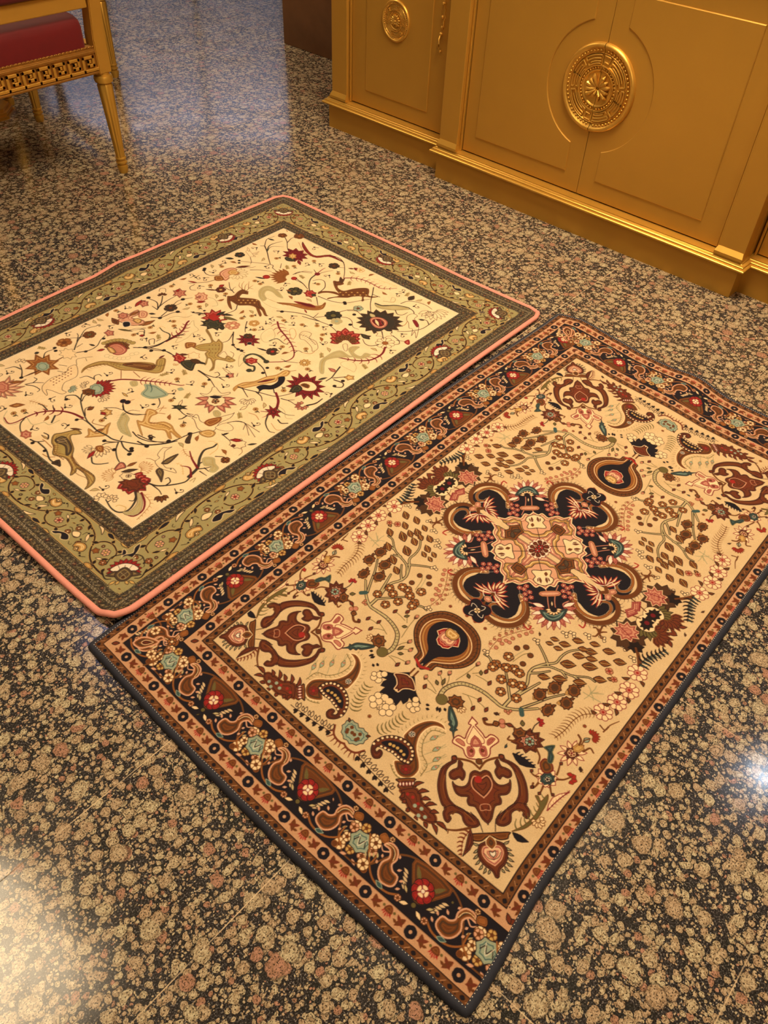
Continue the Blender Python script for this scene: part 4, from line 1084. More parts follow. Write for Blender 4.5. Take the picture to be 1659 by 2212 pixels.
p p,k,1,1 1873,1418,1875,1489,1882,1555,1872,1583,1830,1550,1828,1497,1757,1529,1721,1510,1746,1451,1806,1428
e 20.7,b,k,0 1826,1392,1920,1410
e 14.4,O,k,0 1860,1503,1857,1579
e 16,O,k,0 1705,1489,1701,1582
p n,w,1.6,1 1827,1427,1802,1459,1763,1434,1780,1400
p P,k,1,0 1875,1496,1855,1488,1861,1471,1857,1452,1877,1449,1892,1437,1906,1452,1926,1460,1920,1477,1924,1496,1904,1499,1889,1511
p y,k,1.2,1 1802,1486,1798,1517,1762,1524,1746,1486
e 9.3,v,k,0 1785,1361,1700,1407
e 7.4,f,k,0 1730,1396,1670,1488
p P,k,1,0 1770,1312,1748,1301,1763,1287,1768,1268,1791,1276,1816,1275,1816,1295,1827,1313,1803,1317,1785,1329
e 11,R,k,0 1630,1405,1610,1432
l k,2,- 1670,1436,1645,1451,1610,1424
e 14.7,R,k,0 1920,1593,1955,1673
p P,k,1,0 1891,1671,1868,1659,1880,1643,1880,1621,1905,1630,1929,1628,1932,1650,1947,1670,1924,1675,1909,1690
l K,4,2 1791,1045,1845,1101,1881,1150,1929,1224,1911,1294
m 88,8.5,4,150,C,k,-,-,0.5,0 1906,1299
l k,3,1.8 1855,1108,1901,1148,1927,1158
f 20.1,6,b,k,v,0 1862,1202
l k,3,1.8 1880,1134,1872,1176
l k,2.4,1.4 1871,1143,1905,1111,1919,1081
f 23.3,5,O,b,b,0 1900,1048
l k,2.4,1.4 1804,1073,1810,1117
l k,3.4,2 1755,1039,1722,1103,1727,1163,1762,1212,1783,1260
e 7.1,k,k,0 1737,1154,1776,1141
d 5.5,k,- 1763,1237
d 5.3,k,- 1726,1082
p C,d,1,0 1749,1018,1719,1012,1738,994,1721,975,1752,972,1760,951,1785,964,1812,953,1817,975,1848,980,1829,998,1846,1018,1814,1021,1807,1042,1781,1029,1754,1040
l b,4,4 1773,951,1772,904
p b,k,1,0 1586,1287,1560,1280,1570,1258,1558,1240,1581,1225,1586,1203,1614,1200,1635,1182,1657,1192,1685,1184,1693,1204,1719,1211,1709,1233,1723,1250,1699,1266,1694,1289,1665,1292,1645,1310,1622,1300,1594,1307
p P,m,1.6,1 1664,1190,1674,1238,1640,1270,1567,1265,1543,1223,1562,1188,1606,1180
p y,k,1.2,1 1674,1197,1639,1213,1586,1198,1610,1175
d 8.1,s,d 1720,1210
d 8.1,s,d 1715,1233
d 8.1,s,d 1708,1254
d 8.2,s,d 1699,1273
d 8.2,s,d 1685,1290
d 8.2,s,d 1668,1303
d 8.2,s,d 1646,1314
d 8.1,s,d 1622,1322
d 8.1,s,d 1596,1330
d 7,f,g 1596,1141
d 7,f,g 1569,1151
d 7,f,g 1544,1163
d 7,f,g 1521,1177
d 7,f,g 1503,1194
d 7,f,g 1488,1214
d 7,f,g 1500,1254
d 7,f,g 1490,1278
e 11.5,R,k,0 1664,1174,1683,1131
l k,3.6,2.2 1552,1303,1513,1340,1473,1411,1467,1474,1456,1535,1446,1614
l k,3,1.8 1511,1339,1431,1377,1373,1415,1302,1418
p O,b,1,0 1749,872,1688,871,1722,833,1678,799,1737,792,1735,745,1786,772,1828,739,1840,786,1903,787,1868,825,1915,860,1853,867,1856,916,1803,886,1761,920
p a,d,1,0 1752,848,1736,841,1734,827,1728,814,1737,804,1742,791,1759,789,1774,782,1790,789,1807,792,1815,805,1827,816,1823,829,1824,842,1809,849,1799,860,1781,857,1764,859
l k,3.2,1.9 1848,872,1889,913,1881,969
d 5.7,k,- 1891,976
d 5.7,k,- 1861,963
e 5,b,k,0 1756,789,1768,688
l k,3.6,2 1778,686,1830,719,1888,741
l K,4,2 1845,721,1892,707,1910,660
m 46,19.9,4,140,C,k,-,-,0.5,0 1906,755
d 5.8,k,- 1770,678
d 6.1,k,- 1922,874
e 9.6,K,k,0 1926,862,1917,886
p C,k,1,1 1663,922,1653,962,1597,938,1555,902,1551,861,1552,817,1507,772,1471,777,1472,748,1516,734,1539,728,1571,712,1530,693,1526,683,1578,692,1614,715,1634,754,1644,804,1625,851,1634,888
d 2.1,r,- 1644,924
d 2.1,r,- 1619,908
d 2.1,r,- 1595,891
d 2.1,r,- 1641,903
d 2.1,r,- 1617,886
d 2.1,r,- 1593,870
d 2.1,r,- 1638,881
d 2.1,r,- 1614,865
d 2.1,r,- 1590,849
d 2.1,r,- 1635,860
d 2.1,r,- 1611,843
d 2.1,r,- 1587,827
d 2.1,r,- 1633,838
d 2.1,r,- 1609,822
d 2,r,- 1585,806
d 2.1,r,- 1630,817
d 2.1,r,- 1606,801
d 2,r,- 1582,785
d 2.1,r,- 1627,796
d 2,r,- 1603,780
d 2,r,- 1579,765
d 2,r,- 1624,775
l d,1.6,- 1649,966,1696,999,1678,1040,1651,1077
l d,1.4,- 1668,1041,1639,1029
l d,2,- 1682,920,1724,895
l d,2,- 1630,877,1676,856
m 147,29.8,6,90,a,d,-,-,0.5,0 1493,799
l k,2.8,1.7 1698,658,1676,701,1637,737
l k,3,1.8 1689,659,1648,683,1598,687,1589,667
l k,3,1.8 1680,697,1692,729,1717,728
e 17.7,p,k,0.1 1766,544,1833,642
e 17.7,p,k,0.1 1766,544,1786,641
e 17.7,p,k,0.1 1766,544,1736,689
e 17.7,p,k,0.1 1766,544,1684,649
e 17.7,p,k,0.1 1766,544,1648,612
e 17.7,p,k,0.1 1766,544,1639,564
e 17.7,p,k,0.1 1766,544,1657,520
e 17.7,p,k,0.1 1766,544,1692,500
p P,b,1,0 1742,581,1717,570,1720,551,1713,531,1736,524,1752,510,1778,519,1805,522,1815,541,1833,558,1818,573,1813,592,1786,591,1761,597
e 13.8,O,k,0 1776,607,1726,668
m 137,48.8,13,210,R,k,-,-,0.42,0 1365,919
p a,k,1,0 1344,936,1327,927,1324,911,1316,897,1326,886,1330,872,1348,870,1363,863,1380,871,1399,875,1408,890,1421,902,1418,916,1420,932,1405,939,1395,950,1376,947,1358,948
p b,k,1,0 1356,884,1339,876,1348,859,1351,841,1372,837,1392,827,1404,839,1421,847,1412,865,1409,882,1388,887,1368,897
m -30,23.8,6,120,f,k,-,-,0.5,0 1437,895
m 166,31.7,6,100,f,k,-,-,0.5,0 1300,880
l k,3,1.8 1454,952,1481,971,1476,999,1451,1000
l k,3,1.8 1468,954,1514,941,1528,905
e 9.9,m,k,0 1385,987,1375,1018
l m,6,3 1371,1015,1339,1062,1263,1123,1180,1179,1125,1215,1052,1254,1036,1272
r 19.1,7,m,1,3,0,0.5,-,1,0.4 1263,1123,1180,1179,1093,1230
p a,g,1.1,1 1148,1050,1171,1099,1210,1122,1155,1158,1119,1162,1033,1157,1040,1107,1078,1058
l t,3,2 1195,1150,1143,1125,1123,1101
p l,g,1,1 1288,1078,1268,1111,1229,1089,1244,1061
e 16.4,a,g,0 1037,1225,1001,1244
p s,b,1.1,1 1562,940,1592,973,1597,1030,1568,1096,1473,1162,1406,1233,1335,1284,1303,1275,1343,1316,1342,1348,1313,1359,1256,1304,1230,1267,1245,1230,1306,1196,1362,1158,1423,1109,1521,1086,1559,1035,1578,986
p b,k,1,1 1455,1148,1425,1207,1321,1274,1290,1257,1296,1221,1356,1194
l y,1.3,- 1426,1167,1332,1241
l y,1.3,- 1412,1196,1323,1259
r 18.6,11,b,1,1.3,1.4,0.5,-,0,1 1578,971,1568,1041,1521,1117,1455,1148
l r,2,- 1414,1110,1351,1063
l r,2,- 1353,1152,1280,1144
e 7,m,k,0 1351,1339,1350,1380
r 11.2,6,d,1,1,1.4,0.5,-,1,0.4 1316,1278,1284,1293,1273,1318
l K,4,3 1390,824,1334,778,1229,727,1155,703,1089,699
l K,4,3 1351,790,1408,793,1440,756,1416,736,1401,751
l k,3,1.8 1338,788,1363,821,1371,856
l k,3,1.8 1216,725,1266,760,1264,795
e 15.5,b,k,0 1249,762,1247,805
l k,3,1.8 1155,703,1205,696,1217,672
d 5.3,k,- 1221,674
d 5.5,k,- 1414,738
l m,7,3 1209,705,1282,691,1343,661,1396,612,1428,556,1438,493,1439,440,1461,407,1519,418
r 19.3,4,m,1,5,0,0.5,-,1,0.4 1321,675,1396,612,1432,538
l g,1.6,- 1559,460,1521,416,1470,399,1431,421,1421,483
l K,4,3 1409,613,1461,619,1492,611
l k,3,2 1382,638,1421,656
r 10.2,7,O,1,1.2,1.4,0.5,-,1,0.4 1549,592,1496,614,1434,630
e 17.1,O,b,0 1590,492,1536,556
l g,1.8,- 1429,501,1357,490,1330,541,1292,550,1285,608
l K,5,- 1299,569,1336,614
l k,3,1.8 1130,913,1101,899,1050,906,989,950
l k,2.6,1.6 1198,836,1153,878,1105,895
p y,k,1,0 1138,838,1118,832,1130,817,1127,800,1149,800,1166,788,1175,803,1195,809,1183,824,1186,842,1164,842,1147,854
e 11.6,R,k,0 1179,800,1140,809
d 7.9,n,m 1171,944
d 7.9,n,m 1144,955
e 7.2,y,k,0 1186,986,1238,987
l k,3,1.8 1158,935,1132,911
l O,1.6,- 1144,969,1138,996
p y,b,1,1 1013,991,973,1014,941,1004,947,971,918,932,888,947,860,986,806,996,756,978,686,967,704,951,766,956,718,925,738,918,796,942,843,911,909,888,929,877,854,837,877,841,977,891,949,904,963,930
l O,2,- 973,1014,966,1048,944,1069
l O,2,- 957,1002,909,1033
l O,1.6,- 947,1025,969,1073
r 8.4,8,b,1,1,1.4,0.5,-,1,0.4 910,926,858,961,784,978
p l,g,1.3,1 1084,871,1083,886,1021,876,983,833,890,791,915,781,963,774,1031,802,1061,839
r 13.1,11,g,1,1.4,1.4,0.5,-,1,0.4 1079,875,1037,822,962,788,894,787
l d,2.2,1.2 1071,869,1072,923,1032,953
l k,3,1.8 1144,924,1086,896,1027,911,982,960
p s,k,1.2,1 1191,501,1204,526,1186,556,1167,598,1149,628,1104,625,1118,600,1131,581,1112,561,1031,526,983,486,915,466,846,472,782,474,743,453,726,414,729,383,754,421,822,448,886,446,869,428,868,394,914,432,993,453,1033,439,1073,426,1122,465,1154,473
p d,k,1.1,1 1165,500,1162,540,1125,549,1054,528,1013,493,1015,468,1080,505,1133,493
l C,1.3,- 1148,503,1129,545
l C,1.3,- 1132,499,1112,537
l b,1.3,- 991,478,893,451,814,456,745,440
l b,1.3,- 985,460,910,436,876,399
l b,1.3,- 994,487,877,466,775,469
l b,1.3,- 989,456,862,423,786,436,738,403
r 18,9,b,-1,1.6,1.4,0.5,-,0,0.4 1134,467,1061,438,994,440
l O,2.2,- 1123,453,1183,458,1212,457
l O,2.2,- 1046,422,1071,398,1111,391
e 6.7,b,k,0 1183,609,1131,644
r 14.1,9,b,1,1.1,1.4,0.5,-,0,0.4 987,482,885,459,797,471
p y,b,1.1,1 1113,674,1052,680,1045,711,1067,755,1065,783,1035,746,997,705,1029,657,1064,618,1070,643
l b,1.8,- 1155,739,1137,716,1093,731,1059,750
e 9.7,O,k,0 1064,681,1052,730
l K,4.5,3 1165,703,1120,700,1063,695,997,705,945,709,895,730,812,776,766,806,708,878,682,933
l k,3.4,2 915,818,856,810,787,830,718,887,682,933
l k,3.4,2 972,665,934,688,900,719
d 5.5,k,- 966,671
d 5.4,k,- 763,796
d 5.5,k,- 713,898
l k,4,3 789,846,827,862,791,870
l k,3,1.8 946,646,940,670,907,710
l K,4,3 901,713,861,669,807,636,770,623
l K,4,4 897,728,846,708,796,706
l k,3,1.8 911,735,928,762
d 6.1,k,- 868,663
d 6.1,k,- 809,730
d 6.1,k,- 781,695
d 6.1,k,- 794,719
m -144,45.2,8,120,C,k,-,-,0.5,0 948,626
p O,b,1,1 960,615,938,641,899,616,911,600,938,599
e 12.2,R,k,0 935,590,913,526
m -50,34,5,70,f,d,-,-,0.5,0 950,600
l K,4,3 904,547,863,525,831,543,805,579
m 177,50.8,9,210,R,k,-,-,0.6,1 597,576
p r,k,1,0 539,591,506,587,531,567,513,549,548,543,553,519,581,529,607,510,616,532,651,527,636,551,664,563,632,577,639,600,604,597,588,621,568,603,535,616
p f,k,1,0 618,609,605,603,614,588,617,574,635,566,651,554,665,559,682,558,681,572,687,583,672,596,661,610,643,612,625,619
p P,k,1.6,1 735,562,763,617,746,633,710,620,720,599
e 12.4,K,k,0 699,584,653,654
e 10.4,O,k,0 712,629,702,684
m -37,40.4,8,100,f,O,-,-,0.5,0 695,553
m 114,43.4,8,90,f,O,-,-,0.5,0 654,647
f 6.8,4,f,k,b,0 648,590
l K,6,3 528,540,481,508,449,443,469,399,519,390,590,409
l m,6,3 499,556,436,527,395,482,396,429,440,410
p l,d,1,1 515,541,486,546,426,506,392,453,426,412,460,412,439,442,458,497
l k,3,1.8 569,407,570,427
m 16,23.3,5,160,C,k,-,-,0.5,0 612,399
m 82,18.9,5,160,C,k,-,-,0.5,0 570,427
r 11.2,9,O,-1,1.5,1.4,0.5,-,0,0.4 484,558,410,541,379,476,366,426
l k,3,1.8 500,522,483,496,499,481
e 7.4,m,k,0 537,620,539,646
l y,2,- 515,413,510,429,473,441,459,424
l k,3.6,2.2 1440,501,1411,450,1351,415,1316,423
p P,b,1,0 1292,437,1274,429,1282,416,1281,400,1302,399,1319,391,1331,404,1350,412,1341,425,1343,441,1322,442,1305,450
l k,4,2.4 1259,413,1222,423,1196,453
l K,4,4 1209,428,1129,423,1056,395,1006,394,970,404
p K,k,1.2,1 1018,383,1011,425,963,399,983,392
l k,4,2.4 1198,482,1222,497,1255,492
e 5.1,y,k,0 1190,477,1248,473
d 5.4,k,- 1226,406
d 5.3,k,- 1126,414
e 19.4,O,b,0 1583,495,1545,551
l m,7,4 436,2382,404,2312,411,2224,453,2169,510,2131,576,2101,633,2063
r 21.8,6,m,1,3.4,0,0.5,-,1,0.4 409,2307,411,2224,453,2169,534,2116
p l,g,1.2,1 596,1954,631,2001,638,2059,636,2126,609,2168,547,2161,510,2171,556,2120,597,2065,603,2011,530,1923,545,1909,573,1929
p l,g,1.2,1 587,2206,591,2252,556,2276,551,2239,538,2203,484,2204,487,2250,446,2256,458,2196,506,2167
p f,g,1.1,1 526,2068,512,2113,467,2123,426,2098,406,2055,441,2053,493,2051
l K,5,3 502,2035,481,1969,466,1922,467,1875
e 14.8,P,k,0 484,1982,545,1979
l k,3.4,2 457,1923,421,1972,405,1994
p y,k,1,0 371,2009,356,1999,371,1985,378,1967,394,1975,414,1973,409,1992,414,2009,395,2013,378,2025
l k,4,3 441,1915,380,1927,359,1894,388,1867
d 6,k,- 395,1943
d 5.9,k,- 398,1873
e 8.5,e,k,0 508,1852,485,1904'''
DATA2='''p c,-,1.2,1 1552,697,1517,674,1480,640,1473,597,1502,543,1537,514,1587,500,1654,512,1714,485,1730,499,1738,507,1753,522,1729,584,1743,651,1731,701,1703,737,1651,768,1608,763,1572,727,1548,693
p r,k,1.2,1 1463,666,1452,653,1462,637,1456,618,1452,587,1465,553,1486,520,1514,493,1540,475,1556,472,1562,452,1581,436,1597,436,1598,456,1585,464,1598,485,1619,490,1635,478,1654,472,1677,480,1690,502,1677,516,1650,518,1616,512,1582,506,1551,510,1524,528,1497,556,1474,589,1470,619,1478,647
p r,k,1.2,1 1582,780,1596,791,1611,781,1630,786,1662,788,1695,774,1727,751,1753,723,1770,696,1773,680,1792,673,1807,654,1806,637,1787,638,1780,650,1758,639,1752,618,1763,601,1769,583,1759,559,1738,548,1723,561,1723,588,1730,622,1737,655,1734,686,1718,715,1691,743,1658,766,1629,772,1600,765
l k,1.2,- 1553,469,1572,499,1615,513,1666,506
l k,1.2,- 1776,683,1745,665,1729,623,1734,572
p r,k,1.2,1 1571,672,1552,665,1546,644,1559,618,1563,595,1551,577,1530,569,1516,574,1526,561,1552,545,1574,547,1594,562,1602,548,1618,539,1637,549,1659,541,1686,529,1712,528,1711,527,1711,552,1699,580,1692,602,1703,621,1694,637,1681,646,1697,665,1699,687,1685,713,1672,724,1677,710,1667,689,1650,678,1626,682,1601,697,1580,692,1572,673
p r,k,1.2,1 1481,657,1500,658,1510,642,1529,635,1540,618,1541,601,1525,601,1518,584,1501,578,1486,591,1488,613,1496,631
p r,k,1.2,1 1590,762,1589,743,1605,733,1610,713,1627,701,1644,700,1644,716,1662,722,1669,739,1656,754,1634,753,1615,747
p r,p,1.6,1 1588,653,1564,646,1568,622,1587,604,1616,600,1640,600,1641,601,1643,625,1639,654,1622,674,1598,679,1590,655
d 7.1,R,- 1583,644
p -,p,1,1 1649,570,1662,552,1674,567,1673,566,1688,577,1671,591
l b,5,4 1468,655,1494,673,1525,686,1561,683
l b,5,4 1593,775,1574,750,1560,720,1562,683
l k,1.4,- 1638,522,1677,516,1714,491
l k,1.4,- 1719,600,1723,561,1747,523
d 4,r,k 1463,653
d 4,r,k 1595,780
l b,2.2,1.2 1475,563,1496,528,1528,497,1562,482
l b,2.2,1.2 1685,764,1718,743,1748,709,1762,674
l b,2.2,1.2 1593,472,1597,497,1629,505,1661,502
l b,2.2,1.2 1771,643,1746,640,1737,609,1738,576
l b,2.2,1.2 1562,563,1586,572,1614,576
l b,2.2,1.2 1681,678,1671,654,1666,626
l b,2.2,1.2 1545,565,1567,577
l b,2.2,1.2 1680,695,1667,673
l b,2.2,1.2 1496,618,1518,620,1533,611
l b,2.2,1.2 1629,746,1626,724,1634,709
l b,2.2,1.2 1583,455,1590,486
l b,2.2,1.2 1789,652,1757,647
l b,2.2,1.2 1617,562,1639,557,1665,547
l b,2.2,1.2 1680,623,1684,600,1693,574
l O,1.4,1 1478,574,1502,534,1535,504
l O,1.4,1 1673,762,1712,736,1741,702
l O,1.4,1 1620,506,1651,505,1675,498
l O,1.4,1 1736,617,1736,586,1742,562
p C,m,1.7,1 1409,842,1411,826,1415,809,1427,811,1431,790,1437,766,1443,747,1418,742,1411,719,1419,701,1447,705,1466,706,1483,694,1502,690,1522,701,1534,710,1535,711,1545,723,1557,743,1554,762,1542,780,1544,798,1549,826,1531,835,1508,829,1502,804,1484,811,1460,817,1439,822,1441,834,1425,839,1408,842
p C,m,1,1 1437,810,1446,770,1453,747,1466,738,1477,750,1479,766,1481,768,1498,770,1511,780,1502,794,1479,801,1440,812
p P,m,1,1 1465,782,1466,759,1480,738,1498,750,1497,749,1510,767,1489,781,1466,783
p P,m,0.9,1 1421,717,1426,731,1449,733,1462,721,1446,716
p P,m,0.9,1 1533,825,1518,820,1515,797,1527,784,1533,800
p P,m,0.9,1 1473,722,1483,736,1503,731,1513,707,1497,697
p P,m,0.9,1 1525,772,1511,763,1516,743,1539,732,1550,748
d 3,b,m 1494,722
d 3,b,m 1525,752
d 5.6,b,k 1542,706
p b,k,1.2,1 1733,503,1681,453,1693,448,1706,444,1728,461,1734,483,1741,495,1742,496,1754,502,1776,508,1795,529,1791,543,1786,554,1735,504
p r,k,1.2,1 1749,485,1736,461,1730,444,1739,421,1759,404,1785,398,1805,400,1819,398,1834,390,1842,393,1840,391,1844,399,1836,415,1834,429,1838,448,1832,475,1816,495,1794,505,1776,500,1752,488
p p,-,1.2,1 1762,470,1744,449,1753,426,1776,416,1793,416,1814,420,1814,420,1819,441,1820,458,1811,482,1788,491,1767,474
p b,C,1.2,1 1740,494,1739,476,1750,462,1770,461,1775,465,1775,486,1761,497,1743,497
p w,k,1,1 1779,453,1771,451,1779,442,1792,442,1793,443,1794,456,1785,465,1782,456
l k,1,- 1760,432,1781,428,1798,436
l k,1,- 1804,474,1807,453,1798,436
e 4.1,g,k,0.1 1730,444,1707,435
e 4.1,g,k,-0.1 1794,505,1804,527
e 4.1,g,k,0.1 1734,428,1729,408
e 4.1,g,k,-0.1 1809,500,1830,504
e 4.1,g,k,0.1 1744,414,1740,391
e 4.1,g,k,-0.1 1823,490,1846,493
e 4,g,k,0.1 1759,404,1756,379
e 4,g,k,-0.1 1832,475,1858,476
e 4,g,k,0.1 1776,396,1775,373
e 4,g,k,-0.1 1839,458,1863,458
e 4,g,k,0.1 1791,395,1794,372
e 4,g,k,-0.1 1840,442,1863,438
e 4,g,k,0.1 1805,397,1809,382
e 4,g,k,-0.1 1838,428,1853,424
p v,b,1,1 1791,562,1810,605,1820,664,1813,708,1793,723,1779,732,1790,738,1808,728,1812,767,1827,738,1834,677,1834,660,1824,610,1809,584
r 18,9,v,1,3,1.4,0.5,-,0,0.4 1797,569,1820,622,1823,683,1811,757
e 9.3,C,m,0.12 1844,711,1868,827
r 6.8,8,m,1,1,1.4,0.5,-,1,0.4 1845,716,1851,763,1865,833
m -34,15.6,7,200,C,b,-,-,0.5,0 1840,657
e 12.6,n,k,-0.1 1796,560,1858,569
e 12,r,k,0.12 1673,471,1705,374
r 12,7,r,-1,3.5,1.4,0.5,-,0,0.4 1674,464,1676,418,1701,370
l b,5,2 1671,474,1637,434,1602,411,1569,405
l b,2,- 1613,416,1618,405
r 16.7,9,r,1,3,4,0.1,-,0,0.4 1183,445,1160,414,1117,408,1074,435
p a,k,1,0 1151,497,1162,491,1158,477,1162,464,1151,454,1145,440,1131,436,1119,426,1107,431,1093,429,1088,441,1076,447,1080,461,1076,474,1088,485,1093,499,1107,503,1119,512,1132,507,1146,509
d 3.8,b,- 1110,468
d 3.7,b,- 1132,465
d 3.7,b,- 1128,456
d 3.8,b,- 1126,484
e 5.4,b,k,0 1148,494,1163,506
r 8.4,16,v,1,1.2,1.4,0.5,-,0,0.8 1413,510,1404,561,1360,585,1329,633,1327,688,1374,713
r 7.9,7,v,1,1.3,1.4,0.5,-,0,1 1297,471,1323,455,1352,450,1386,463
r 6.8,12,v,1,1.2,0,0.5,-,0,0.8 1234,583,1245,632,1263,694,1295,738,1352,752
p b,C,2.2,1 1297,490,1322,467,1349,457,1375,466,1393,489,1394,523,1374,551,1347,573,1324,598,1307,636,1306,674,1321,708,1350,722,1369,722,1347,737,1320,734,1294,718,1274,691,1260,656,1256,623,1257,595,1274,582,1307,573,1330,553,1337,522,1315,508
p r,k,1.4,1 1193,478,1188,507,1205,547,1240,577,1282,588,1323,579,1346,549,1347,515,1317,506,1280,511,1242,504,1215,496,1211,480,1223,473,1226,489,1243,486,1248,463,1230,448,1208,458
p n,-,1.2,1 1211,516,1228,541,1262,561,1297,565,1320,552,1330,528,1312,522,1268,524,1233,515
d 2.7,C,k 1193,492
d 2.7,C,k 1196,514
d 2.7,C,k 1203,532
d 2.7,C,k 1214,548
d 2.7,C,k 1226,561
d 2.7,C,k 1241,570
d 2.7,C,k 1259,577
d 2.7,C,k 1278,580
d 2.7,C,k 1295,580
d 2.7,C,k 1312,575
d 2.7,C,k 1326,567
d 2.6,C,k 1337,554
d 2.6,C,k 1343,539
d 2.6,C,k 1342,521
d 2.6,C,k 1329,517
d 2.6,C,k 1315,514
d 2.6,C,k 1300,513
d 2.6,C,k 1285,514
d 2.7,C,k 1269,515
d 2.7,C,k 1254,511
d 2.7,C,k 1238,508
d 2.7,C,k 1222,503
d 3.4,y,k 1242,533
d 3.4,y,k 1257,537
d 3.4,y,k 1274,540
d 3.3,y,k 1292,539
d 3.3,y,k 1310,535
f 9.8,6,r,m,R,0 1354,494
f 5.8,5,n,w,t,0 1278,623
l g,1.4,- 1334,617,1353,658,1365,709
e 8.8,a,v,0 1346,652,1359,686
d 2.4,P,- 1353,673
l g,1.1,- 1360,676,1374,706
l g,1.4,- 1369,589,1389,628,1403,676
e 8.7,a,v,0 1383,621,1396,655
d 2.4,P,- 1390,642
l g,1.1,- 1397,645,1412,673
l g,1.4,- 1397,554,1416,594,1428,643
e 8.6,a,v,0 1410,588,1422,622
d 2.3,P,- 1417,608
l g,1.1,- 1424,612,1437,640
l g,1.4,- 1418,533,1433,565,1442,605
e 8.5,a,v,0 1427,557,1439,591
d 2.3,P,- 1434,577
l g,1.1,- 1441,581,1451,602
p b,k,1.2,1 1350,440,1402,488,1409,475,1426,469,1421,451,1409,431,1389,421,1370,422,1367,437
e 5.1,w,m,0 1368,442,1380,427
e 5.1,w,m,0 1377,450,1389,435
e 5.1,w,m,0 1386,458,1399,444
e 5.1,w,m,0 1395,467,1408,452
e 5.1,w,m,0 1404,475,1417,460
p r,b,1,1 1384,417,1421,460,1456,457,1480,437,1514,434,1552,426,1562,403,1532,383,1494,382,1456,380,1431,391,1409,388,1401,407
e 8.2,r,k,0.15 1417,456,1439,498
e 8.2,r,k,0.15 1445,451,1475,483
e 8.1,r,k,0.15 1470,440,1499,462
e 8,r,k,0.15 1495,429,1527,462
e 8,r,k,0.15 1524,422,1551,442
e 8.1,r,k,0.15 1425,403,1422,383
e 8,r,k,0.15 1452,385,1453,365
e 7.9,r,k,0.15 1489,377,1501,355
e 7.9,r,k,0.15 1527,379,1549,366
e 7.9,r,k,0.15 1553,395,1589,374
e 8.2,r,k,0.15 1406,420,1403,391
e 7.9,r,k,0.15 1559,408,1612,408
d 3.1,R,- 1419,423
d 3.1,R,- 1441,426
d 3.1,R,- 1471,419
d 3.7,a,r 1492,413
d 3.7,a,r 1466,406
d 3.6,a,r 1520,397
d 3.7,a,r 1498,386
e 5.9,k,k,0 1181,411,1182,391
e 5.9,k,k,0 1181,411,1193,400
e 5.9,k,k,0 1181,411,1180,405
e 7.3,c,k,0 1182,418,1190,445
e 5.3,c,k,0 1193,417,1204,435
l k,1.2,- 1181,411,1217,408
e 5.9,k,k,0 1215,405,1216,385
e 5.9,k,k,0 1215,405,1227,394
e 5.9,k,k,0 1215,405,1213,400
e 7.2,c,k,0 1215,412,1224,439
e 5.2,c,k,0 1226,412,1238,429
l k,1.2,- 1215,405,1250,402
e 5.8,k,k,0 1249,401,1249,382
e 5.8,k,k,0 1249,401,1260,390
e 5.8,k,k,0 1249,401,1247,396
e 7.2,c,k,0 1249,408,1257,434
e 5.2,c,k,0 1260,408,1271,425
l k,1.2,- 1249,401,1283,398
e 5.8,k,k,0 1281,398,1282,378
e 5.8,k,k,0 1281,398,1293,387
e 5.8,k,k,0 1281,398,1279,392
e 7.1,c,k,0 1281,405,1290,431
e 5.1,c,k,0 1292,404,1303,422
l k,1.2,- 1281,398,1315,395
e 5.7,k,k,0 1313,394,1314,375
e 5.7,k,k,0 1313,394,1325,383
e 5.7,k,k,0 1313,394,1311,389
e 7,c,k,0 1314,402,1322,427
e 5.1,c,k,0 1324,401,1336,418
l k,1.2,- 1313,394,1347,392
e 5.7,k,k,0 1344,389,1344,370
e 5.7,k,k,0 1344,389,1355,378
e 5.7,k,k,0 1344,389,1342,384
e 7,c,k,0 1345,397,1353,422
e 5.1,c,k,0 1355,396,1366,413
l k,1.2,- 1344,389,1378,387
r 12.3,8,v,1,3,0,0.5,-,1,0.9 1163,536,1192,593,1207,667
r 12.7,8,v,1,3,0,0.5,-,1,0.9 1056,567,1030,615,1034,682
l k,11.4,5.6 1254,831,1248,862,1256,896,1281,936,1325,958,1378,967,1426,964,1469,962,1509,982,1540,1008,1583,1052
l k,8.4,5 1474,972,1476,1029,1485,1077,1485,1120,1465,1162,1461,1200,1486,1251,1517,1288,1518,1333,1530,1379,1572,1435
l k,6.6,5 1464,1208,1503,1251,1558,1268,1607,1282,1657,1319,1688,1320
l k,6.6,5 1461,1169,1494,1200,1521,1236
l k,8.4,5 1480,1024,1500,1091,1521,1159
l k,6.6,5 1476,1011,1434,1057,1397,1098,1365,1130
l k,6.6,5 1531,1009,1563,1070,1591,1126,1626,1179
l k,6.6,5 1326,1093,1299,1119,1268,1119
l k,6.6,5 1607,1282,1640,1281,1663,1269
l k,6.6,5 1500,1256,1464,1285,1420,1314,1395,1326
l k,6.6,5 1557,1270,1590,1256
l l,8,3.1 1254,831,1248,862,1256,896,1281,936,1325,958,1378,967,1426,964,1469,962,1509,982,1540,1008,1583,1052
l l,5,2.1 1474,972,1476,1029,1485,1077,1485,1120,1465,1162,1461,1200,1486,1251,1517,1288,1518,1333,1530,1379,1572,1435
l l,3.2,1.8 1464,1208,1503,1251,1558,1268,1607,1282,1657,1319,1688,1320
l l,3.2,1.8 1461,1169,1494,1200,1521,1236
l l,5,2.1 1480,1024,1500,1091,1521,1159
l l,3.2,1.8 1476,1011,1434,1057,1397,1098,1365,1130
l l,3.2,1.8 1531,1009,1563,1070,1591,1126,1626,1179
l l,3.2,1.8 1326,1093,1299,1119,1268,1119
l l,3.2,1.8 1607,1282,1640,1281,1663,1269
